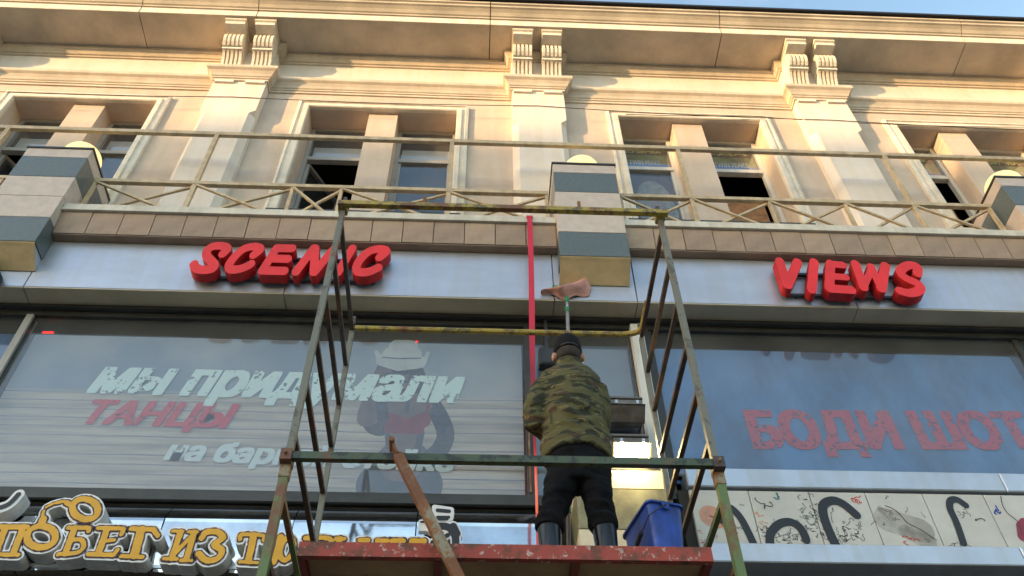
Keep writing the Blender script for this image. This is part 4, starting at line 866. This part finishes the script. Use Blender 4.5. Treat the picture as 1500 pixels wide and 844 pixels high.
# ================================================================ scaffold tower
ST = thing('scaffold_tower', (.16, 4.45, 0), 'mobile steel scaffold tower of flaking green, grey and yellow paint', 'scaffold')
X0, X1, F_, K_ = -1.0, 1.325, 3.9, 5.0
for x in (X0, X1):
    MB().beam((x, F_, .13), (x, F_, 4.55), .046).build('leg', 'scaf_green', ST)
    MB().beam((x, F_, 4.551), (x, F_, 6.87), .038).build('leg', 'scaf', ST)
    MB().beam((x, F_, 6.93), (x, F_, 7.04), .026).build('leg_spigot', 'scaf_dark', ST)
    MB().box(x - .032, x + .032, F_ - .032, F_ + .032, 6.87, 6.93).build('collar', 'scaf_yellow', ST)
    MB().beam((x, K_, .13), (x, K_, 6.76), .036).build('leg', 'scaf', ST)
    MB().beam((x, K_, 6.84), (x, K_, 6.93), .026).build('leg_spigot', 'scaf_dark', ST)
    for k in range(18):
        z = 6.77 - .392 * k
        if z < .2: break
        m_ = 'scaf_dark' if z > 4.6 else 'scaf_green'
        MB().beam((x, F_ + .023, z), (x, K_ - .022, z), .030).build('rung', m_, ST)
    MB().lathe([(.02, .132), (.09, .132), (.09, .14), (.03, .145), (.03, .16)], x, F_).build('foot', 'scaf_dark', ST)
    MB().lathe([(.02, .132), (.09, .132), (.09, .14), (.03, .145), (.03, .16)], x, K_).build('foot', 'scaf_dark', ST)
# yellow rails: front top, back top with bent corners
MB().beam((X0 - .03, F_ - .055, 6.895), (X1 + .05, F_ - .055, 6.895), .04, .042).build('top_rail', 'scaf_yellow', ST)
for x in (-.41, .725): MB().beam((x, F_ - .055, 6.917), (x, F_ - .055, 7.0), .022).build('rail_pin', 'rusty', ST)
bend = [(X1 - .0, K_ - .36, 6.80), (X1 - .0, K_ - .10, 6.80), (X1 - .02, K_ - .04, 6.80), (X1 - .07, K_ - .015, 6.80), (X1 - .16, K_, 6.80), (X0 + .02, K_, 6.80)]
MB().tube(bend, .024, 8).build('back_rail', 'scaf_yellow', ST)
MB().beam((X0 - .01, F_ - .045, 4.613), (X1 + .01, F_ - .045, 4.613), .036, .046).build('guard_rail', 'rail_green', ST)
MB().beam((X0, K_ - .045, 4.66), (X1, K_ - .045, 4.66), .04, .05).build('guard_rail', 'rail_green', ST)
for x in (X0, X1):
    MB().box(x - .03, x + .03, F_ - .072, F_ + .028, 4.578, 4.648).build('clamp', 'scaf_dark', ST)
    MB().tube([(x, F_ - .072, 4.613), (x, F_ - .095, 4.613)], .009, 6).build('clamp_bolt', 'rusty', ST)
    MB().box(x - .027, x + .027, F_ - .027, F_ + .027, 4.50, 4.58).build('leg_joint', 'rusty', ST)
o = MB().beam((-.405, 3.815, 4.60), (.62, 3.83, 2.49), .05, .05).beam((-.44, 3.815, 4.665), (-.405, 3.815, 4.60), .065, .012)
o.build('diagonal_brace', 'rusty', ST)
MB().tube([(-.443, 3.76, 4.672), (-.443, 3.86, 4.672)], .016, 8).build('brace_bolt', 'rusty', ST)
# platform: painted steel frame, plank deck
px0, px1 = -.855, 1.205
MB().box(px0, px1, 3.90, 3.935, 4.045, 4.125).build('platform_lip', 'lip', ST)
MB().box(px0, px1, 4.93, 4.965, 4.045, 4.125).box(px0, px0 + .035, 3.937, 4.928, 4.045, 4.12).box(px1 - .035, px1, 3.937, 4.928, 4.045, 4.12).build('platform_frame', 'maroon_paint', ST)
for x in (-.17, .52): MB().box(x - .02, x + .02, 3.937, 4.928, 4.043, 4.079).build('platform_joist', 'maroon_paint', ST)
ny = 5
for i in range(ny):
    y0 = 3.938 + i * .198; MB().box(px0 + .037, px1 - .037, y0 + .001, y0 + .195, 4.081, 4.109).build('plank', 'ply', ST)
for x in (X0, X1):
    MB().beam((x, F_ + .02, 4.02), (x, K_ - .02, 4.02), .04).build('platform_bearer', 'scaf_dark', ST)
for yy in (4.30, 4.85): MB().box(X0 - .02, X1 + .02, yy, yy + .035, 4.005, 4.041).build('platform_bearer', 'maroon_paint', ST)

# ================================================================ the workman
PZ = 4.109
PN = thing('person', (.58, 4.17, PZ), 'person in camouflage jacket, black cap, black trousers and rubber boots, washing the fascia', 'person')
def organic(name, mb, m, voxel, smooth=6, fold=0.0, fs=9.0, fz=1.0, dec=None):
    """weld overlapping forms into one continuous skin, smooth it, and raise cloth folds"""
    me = mb.mesh(name, m); o = bpy.data.objects.new(name, me); COL.objects.link(o)
    b = bmesh.new(); b.from_mesh(me); bmesh.ops.recalc_face_normals(b, faces=b.faces); b.to_mesh(me); b.free()
    r = o.modifiers.new('r', 'REMESH'); r.mode = 'VOXEL'; r.voxel_size = voxel
    s = o.modifiers.new('s', 'SMOOTH'); s.iterations = smooth; s.factor = .5
    bpy.context.view_layer.update()
    me2 = bpy.data.meshes.new_from_object(o.evaluated_get(bpy.context.evaluated_depsgraph_get())); bpy.data.objects.remove(o)
    if fold:
        for v in me2.vertices:
            p = v.co; n = v.normal
            f = mnoise.noise(Vector((p.x * fs * .6, p.y * fs * .6, p.z * fs * fz))) + .5 * mnoise.noise(Vector((p.x * fs * 1.3 + 5, p.y * fs * 1.3, p.z * fs * 2.2 * fz)))
            v.co = p + n * f * fold
    me2.name = name; me2.materials.clear(); me2.materials.append(M[m]); me2.polygons.foreach_set('use_smooth', [True] * len(me2.polygons)); me2.update()
    return link(name, me2, PN)
HX, HY, HZ = .592, 4.13, 5.688
pole_a, pole_b = Vector((.615, 4.47, 5.05)), Vector((.825, 5.50, 7.86)); pd_ = (pole_b - pole_a).normalized()
handL = pole_a + pd_ * .20; handR = pole_a + pd_ * .62
# skin: head with face, neck, trunk core, arms and hands in one surface
b_ = MB()
b_.ball((HX, HY, HZ), .084, .100, .124, 20, 14).ball((HX, HY + .03, HZ - .06), .056, .062, .062, 16, 10)
b_.ball((HX, HY + .098, HZ - .01), .013, .022, .026, 10, 8).ball((HX, HY + .088, HZ - .055), .026, .012, .008, 10, 8).ball((HX, HY + .087, HZ - .068), .022, .012, .008, 10, 8)
for sx in (-1, 1):
    b_.ball((HX + sx * .094, HY - .012, HZ - .030), .016, .026, .036, 10, 8)                 # ears
    b_.ball((HX + sx * .03, HY + .085, HZ + .012), .014, .010, .008, 10, 8)                 # eyes / brow
    b_.ball((HX + sx * .032, HY + .086, HZ + .026), .022, .010, .006, 10, 8)
b_.tube([(HX, HY - .012, 5.66), (HX, HY - .012, 5.58), (HX + .003, 4.135, 5.50)], [.054, .054, .07], 14)
b_.rings([(.60, 4.16, 4.84, .15, .10), (.598, 4.155, 5.05, .15, .105), (.595, 4.15, 5.3, .165, .10), (.595, 4.14, 5.45, .16, .085), (.592, 4.135, 5.53, .08, .06)])
elL, elR = Vector((.345, 4.13, 5.12)), Vector((.775, 4.25, 5.10))
wrL = handL + Vector((-.045, -.05, -.015)); wrR = handR + Vector((.05, -.055, -.03))
b_.tube([(.43, 4.13, 5.43), elL, wrL], [.052, .042, .028], 12); b_.tube([(.765, 4.14, 5.43), elR, wrR], [.052, .042, .028], 12)
for side, wv, hv in ((-1, wrL, handL), (1, wrR, handR)):
    ax = Vector((-side, 0, 0)); fw = Vector((0, .82, .1)); palm = hv + Vector((side * .033, -.012, 0))
    b_.tube([wv, wv.lerp(palm, .5), palm, palm + pd_ * .02], [.027, .030, .034, .030], 12)
    for k, ln in enumerate((.9, 1.0, .96, .8)):                                             # four fingers curled round the pole
        base = palm + pd_ * (.036 - k * .022); r0 = .019
        pts = [base]
        for j in range(1, 5):
            a = math.radians(52 * j * ln); pts.append(hv + pd_ * (.036 - k * .022) + Vector((side * r0 * 1.35 * math.cos(a), r0 * 1.5 * math.sin(a), 0)))
        b_.tube(pts, [.0095, .0092, .009, .0085, .007], 8)
    b_.tube([palm + pd_ * .03, palm + pd_ * .05 + Vector((-side * .012, -.016, 0)), hv + pd_ * .058 + Vector((-side * .008, -.022, 0)), hv + pd_ * .066 + Vector((-side * .022, -.010, 0))], [.012, .011, .010, .008], 8)
organic('body', b_, 'skin', .0065, 3)
# jacket: trunk with stand collar, loose sleeves, arched hem
j = MB()
j.rings([(.602, 4.165, 4.865, .205, .150), (.600, 4.16, 4.93, .207, .152), (.598, 4.155, 5.02, .203, .150), (.595, 4.15, 5.12, .200, .146), (.594, 4.145, 5.25, .203, .145), (.594, 4.14, 5.36, .203, .138), (.594, 4.135, 5.43, .200, .126), (.593, 4.13, 5.49, .190, .110), (.592, 4.128, 5.53, .150, .094), (.591, 4.124, 5.552, .105, .088), (.591, 4.118, 5.575, .082, .084), (.591, 4.112, 5.598, .078, .082)], 28)
j.tube([(.44, 4.135, 5.42), (.395, 4.13, 5.33), (.362, 4.125, 5.22), elL + Vector((.006, 0, .0)), elL.lerp(wrL, .35) + Vector((0, 0, -.012)), elL.lerp(wrL, .8)], [.076, .074, .070, .068, .060, .048], 16)
j.tube([(.755, 4.14, 5.42), (.768, 4.16, 5.33), (.775, 4.20, 5.20), elR, elR.lerp(wrR, .35), elR.lerp(wrR, .8)], [.074, .070, .064, .062, .058, .046], 16)
jk = organic('jacket', j, 'camo', .010, 4, .0125, 9.0, 1.9)
for v in jk.data.vertices:                                                                  # hem rides up over the seat
    if v.co.z < 4.98:
        t = min(1, (4.98 - v.co.z) / .11); u = abs(v.co.x - .60) / .2; v.co.z += t * (.030 * max(0, 1 - u * u)) - t * .010
    if 5.0 < v.co.z < 5.40 and v.co.y < 4.1:                                                 # back yoke and waist creases
        q_ = mnoise.noise(v.co * 7); v.co.y += .008 * math.sin(v.co.z * 62 + v.co.x * 14 + q_ * 5) * (1 if v.co.z < 5.2 else .5)
MB().tube([(.44 + .004 * math.sin(i), 4.052 + .012 * math.sin(i * .5) , 5.36 - i * .04) for i in range(9)], .004, 6).build('seam', 'camo', jk)
# trousers bunched above the boots
t = MB()
t.rings([(.600, 4.165, 4.66 + .02, .165, .105), (.602, 4.165, 4.76, .188, .125), (.602, 4.165, 4.86, .190, .132), (.60, 4.16, 4.95, .178, .125)], 24)
t.tube([(.515, 4.165, 4.78), (.497, 4.165, 4.68), (.475, 4.17, 4.60), (.452, 4.175, 4.53), (.432, 4.172, 4.47), (.424, 4.17, 4.43), (.419, 4.168, 4.39)], [.102, .094, .083, .077, .079, .086, .076], 18)
t.tube([(.690, 4.165, 4.78), (.698, 4.165, 4.68), (.700, 4.17, 4.60), (.706, 4.175, 4.53), (.714, 4.172, 4.47), (.718, 4.17, 4.43), (.719, 4.168, 4.39)], [.102, .094, .085, .080, .081, .088, .076], 18)
tr = organic('trousers', t, 'trouser', .010, 4, .011, 9, 2.0)
for v in tr.data.vertices:
    if v.co.z < 4.66:
        w_ = min(1, (4.66 - v.co.z) / .12); q_ = mnoise.noise(v.co * 14); v.co.y += .005 * w_ * math.sin(v.co.z * 80 + v.co.x * 45 + q_ * 4); v.co.x += .006 * w_ * mnoise.noise(v.co * 17 + Vector((3, 1, 2)))
for bx, tw in ((.418, -.02), (.720, .02)):
    b2 = MB().tube([(bx, 4.168, 4.425), (bx, 4.165, 4.35), (bx, 4.155, 4.25), (bx, 4.15, 4.19), (bx, 4.152, 4.15)], [.068, .066, .060, .058, .060], 16)
    b2.tube([(bx, 4.125, 4.155), (bx + tw * .3, 4.20, 4.16), (bx + tw, 4.30, 4.152), (bx + tw * 1.3, 4.365, 4.145)], [.050, .052, .050, .038], 14)
    bo = organic('boot', b2, 'boot', .009, 4)
    MB().prism([(4.085, 4.1095), (4.40, 4.1095), (4.40, 4.123), (4.085, 4.123)], bx - .045, bx + .045).build('sole', 'boot', bo)
# cap with peak, strap opening and hair at the nape
c = MB()
prof = [(.092, .108, 5.6790), (.093, .109, 5.7080), (.091, .107, 5.7480), (.083, .098, 5.7860), (.067, .080, 5.8150), (.041, .050, 5.8330), (.008, .01, 5.8390)]
c.rings([(HX, HY - .002, z, a, bb) for a, bb, z in prof], 28)
cp = c.build('cap', 'cap', PN, smooth=True)
MB().prism([(HY + .085, 5.6780), (HY + .13, 5.6850), (HY + .165, 5.6780), (HY + .165, 5.6730), (HY + .13, 5.6780), (HY + .085, 5.6710)], HX - .062, HX + .062).build('peak', 'cap', cp)
MB().ball((HX, HY - .002, 5.8400), .009, n=10, m=6).build('button', 'cap', cp)
MB().tube([(HX + .078 * math.cos(a), HY - .004 + .110 * math.sin(a) , 5.6890) for a in [math.pi * (1.15 + .7 * i / 10) for i in range(11)]], .006, 6).build('strap', 'dark_plastic', cp)
h = MB().rings([(HX, HY - .010, 5.6130, .062, .078), (HX, HY - .006, 5.6380, .078, .094), (HX, HY - .004, 5.6630, .085, .1015), (HX, HY - .003, 5.6830, .087, .104)], 24)
h.build('hair', 'hair', PN, smooth=True)

# ================================================================ the mop on its pole
MOPT = thing('mop', tuple(pole_a), 'telescopic white pole with green collars and a pink rag wiping the fascia', 'mop')
MB().tube([pole_a, pole_a.lerp(pole_b, .85)], .0155, 12).build('pole', 'alu', MOPT, smooth=True)
MB().tube([pole_a.lerp(pole_b, .85), pole_a.lerp(pole_b, .95)], .0125, 12).build('inner_pole', 'alu', MOPT, smooth=True)
MB().tube([pole_a.lerp(pole_b, .845), pole_a.lerp(pole_b, .872)], [.021, .023], 12).build('collar', 'green_plastic', MOPT)
MB().tube([pole_a.lerp(pole_b, .925), pole_a.lerp(pole_b, .935), pole_a.lerp(pole_b, .97)], [.018, .022, .015], 12).build('socket', 'green_plastic', MOPT)
MB().tube([pole_a - pd_ * .06, pole_a + pd_ * .09], .017, 12).build('grip', 'green_plastic', MOPT)
MB().box(.70, .965, 5.535, 5.555, 7.985, 8.01).build('head_bar', 'green_plastic', MOPT)
# rag: draped cloth over the head bar, pressed against the fascia, one corner flying up
o = MB(); nu, nv = 22, 12; G = {}
for s_ in (0, 1):
    for i in range(nu + 1):
        for k in range(nv + 1):
            u = i / nu; v = k / nv; x = .60 + .46 * u
            top = 7.99 + .02 * math.sin(u * 5) + .30 * max(0, u - .40) ** 1.15 * 1.6 - .03 * (1 - u); bot = 7.93 - .03 * math.sin(u * math.pi) * 1.3 + .02 * math.sin(u * 11) + .07 * max(0, u - .8)
            bot = bot if u < .88 else bot + .1 * (u - .88)
            z = top + (bot - top) * v; y = 5.588 - .10 * math.sin(math.pi * min(1, v * 1.1)) * (.35 + .65 * math.sin(math.pi * u)) - .012 * math.sin(u * 14 + v * 5)
            G[s_, i, k] = len(o.v); o.v.append((x + .012 * math.sin(v * 7 + u * 3), y - s_ * .004, z))
for i in range(nu):
    for k in range(nv):
        o.f.append((G[0, i, k], G[0, i + 1, k], G[0, i + 1, k + 1], G[0, i, k + 1])); o.f.append((G[1, i, k], G[1, i, k + 1], G[1, i + 1, k + 1], G[1, i + 1, k]))
for i in range(nu):
    for k in (0, nv): o.f.append((G[0, i, k], G[1, i, k], G[1, i + 1, k], G[0, i + 1, k]))
for k in range(nv):
    for i in (0, nu): o.f.append((G[0, i, k], G[0, i, k + 1], G[1, i, k + 1], G[1, i, k]))
o.build('rag', 'rag', MOPT, smooth=True)
# squeegee handle leaning on the deck between the legs
t = thing('squeegee', (.575, 4.72, PZ), 'green handled squeegee pole leaning behind the rubber boots', 'squeegee')
MB().tube([(.555, 4.66, PZ + .005), (.60, 4.74, 4.90)], .014, 10).build('pole', 'scaf_dark', t)
MB().tube([(.600, 4.74, 4.90), (.607, 4.752, 5.02)], .019, 10).build('handle', 'green_plastic', t)

# ================================================================ blue bucket
bk = thing('bucket', (1.02, 4.30, PZ), 'blue square plastic bucket with wire handle standing on the scaffold deck', 'bucket')
def rrect(cx, cy, w, d, z, r, n=5):
    q = []
    for sx, sy, a0 in ((1, 1, 0), (-1, 1, 90), (-1, -1, 180), (1, -1, 270)):
        for i in range(n + 1):
            a = math.radians(a0 + 90 * i / n); q.append((cx + sx * (w - r) + r * math.cos(a), cy + sy * (d - r) + r * math.sin(a), z))
    return q
def stack(rows, close_first=True, close_last=True):
    o = MB(); n = len(rows[0])
    for r in rows: o.v += r
    for i in range(len(rows) - 1):
        for k in range(n): o.f.append((i * n + k, i * n + (k + 1) % n, (i + 1) * n + (k + 1) % n, (i + 1) * n + k))
    if close_first: o.f.append(tuple(range(n))[::-1])
    if close_last: o.f.append(tuple((len(rows) - 1) * n + k for k in range(n)))
    return o
cx, cy = 1.02, 4.30; zb, zt = PZ, 4.545; hw, hd = .112, .195
rows = [rrect(cx, cy, hw - .035, hd - .04, zb, .03), rrect(cx, cy, hw - .010, hd - .012, zt - .06, .035), rrect(cx, cy, hw - .008, hd - .010, zt - .014, .035), rrect(cx, cy, hw + .004, hd + .004, zt - .012, .04), rrect(cx, cy, hw + .004, hd + .004, zt, .04), rrect(cx, cy, hw - .012, hd - .014, zt, .035), rrect(cx, cy, hw - .038, hd - .043, zb + .008, .03)]
bd = stack(rows).build('body', 'bucket', bk, recalc=False, smooth=True); bd.data.set_sharp_from_angle(angle=math.radians(35))
lx = cx - .008; MB().box(lx - .022, lx + .022, cy - hd - .010, cy - hd - .0045, zt - .05, zt - .004).build('handle_lug', 'bucket', bk)
hp = [(lx, cy - hd - .014, zt - .025), (cx - .05, cy - hd - .018, zt - .06), (cx - hw - .005, cy - hd - .005, zt - .11), (cx - hw - .022, cy - hd + .08, zt - .17), (cx - hw - .022, cy - hd + .16, zt - .20)]
MB().tube(hp, .004, 6).build('handle', 'steel', bk); MB().tube([Vector(hp[3]).lerp(Vector(hp[4]), t_) for t_ in (0, .5, 1)], .013, 8).build('grip', 'dark_plastic', bk)
rot = Matrix.Translation((cx, cy, 0)) @ Matrix.Rotation(math.radians(14), 4, 'Z') @ Matrix.Translation((-cx, -cy, 0))
for ch in bk.children: ch.data.transform(rot)
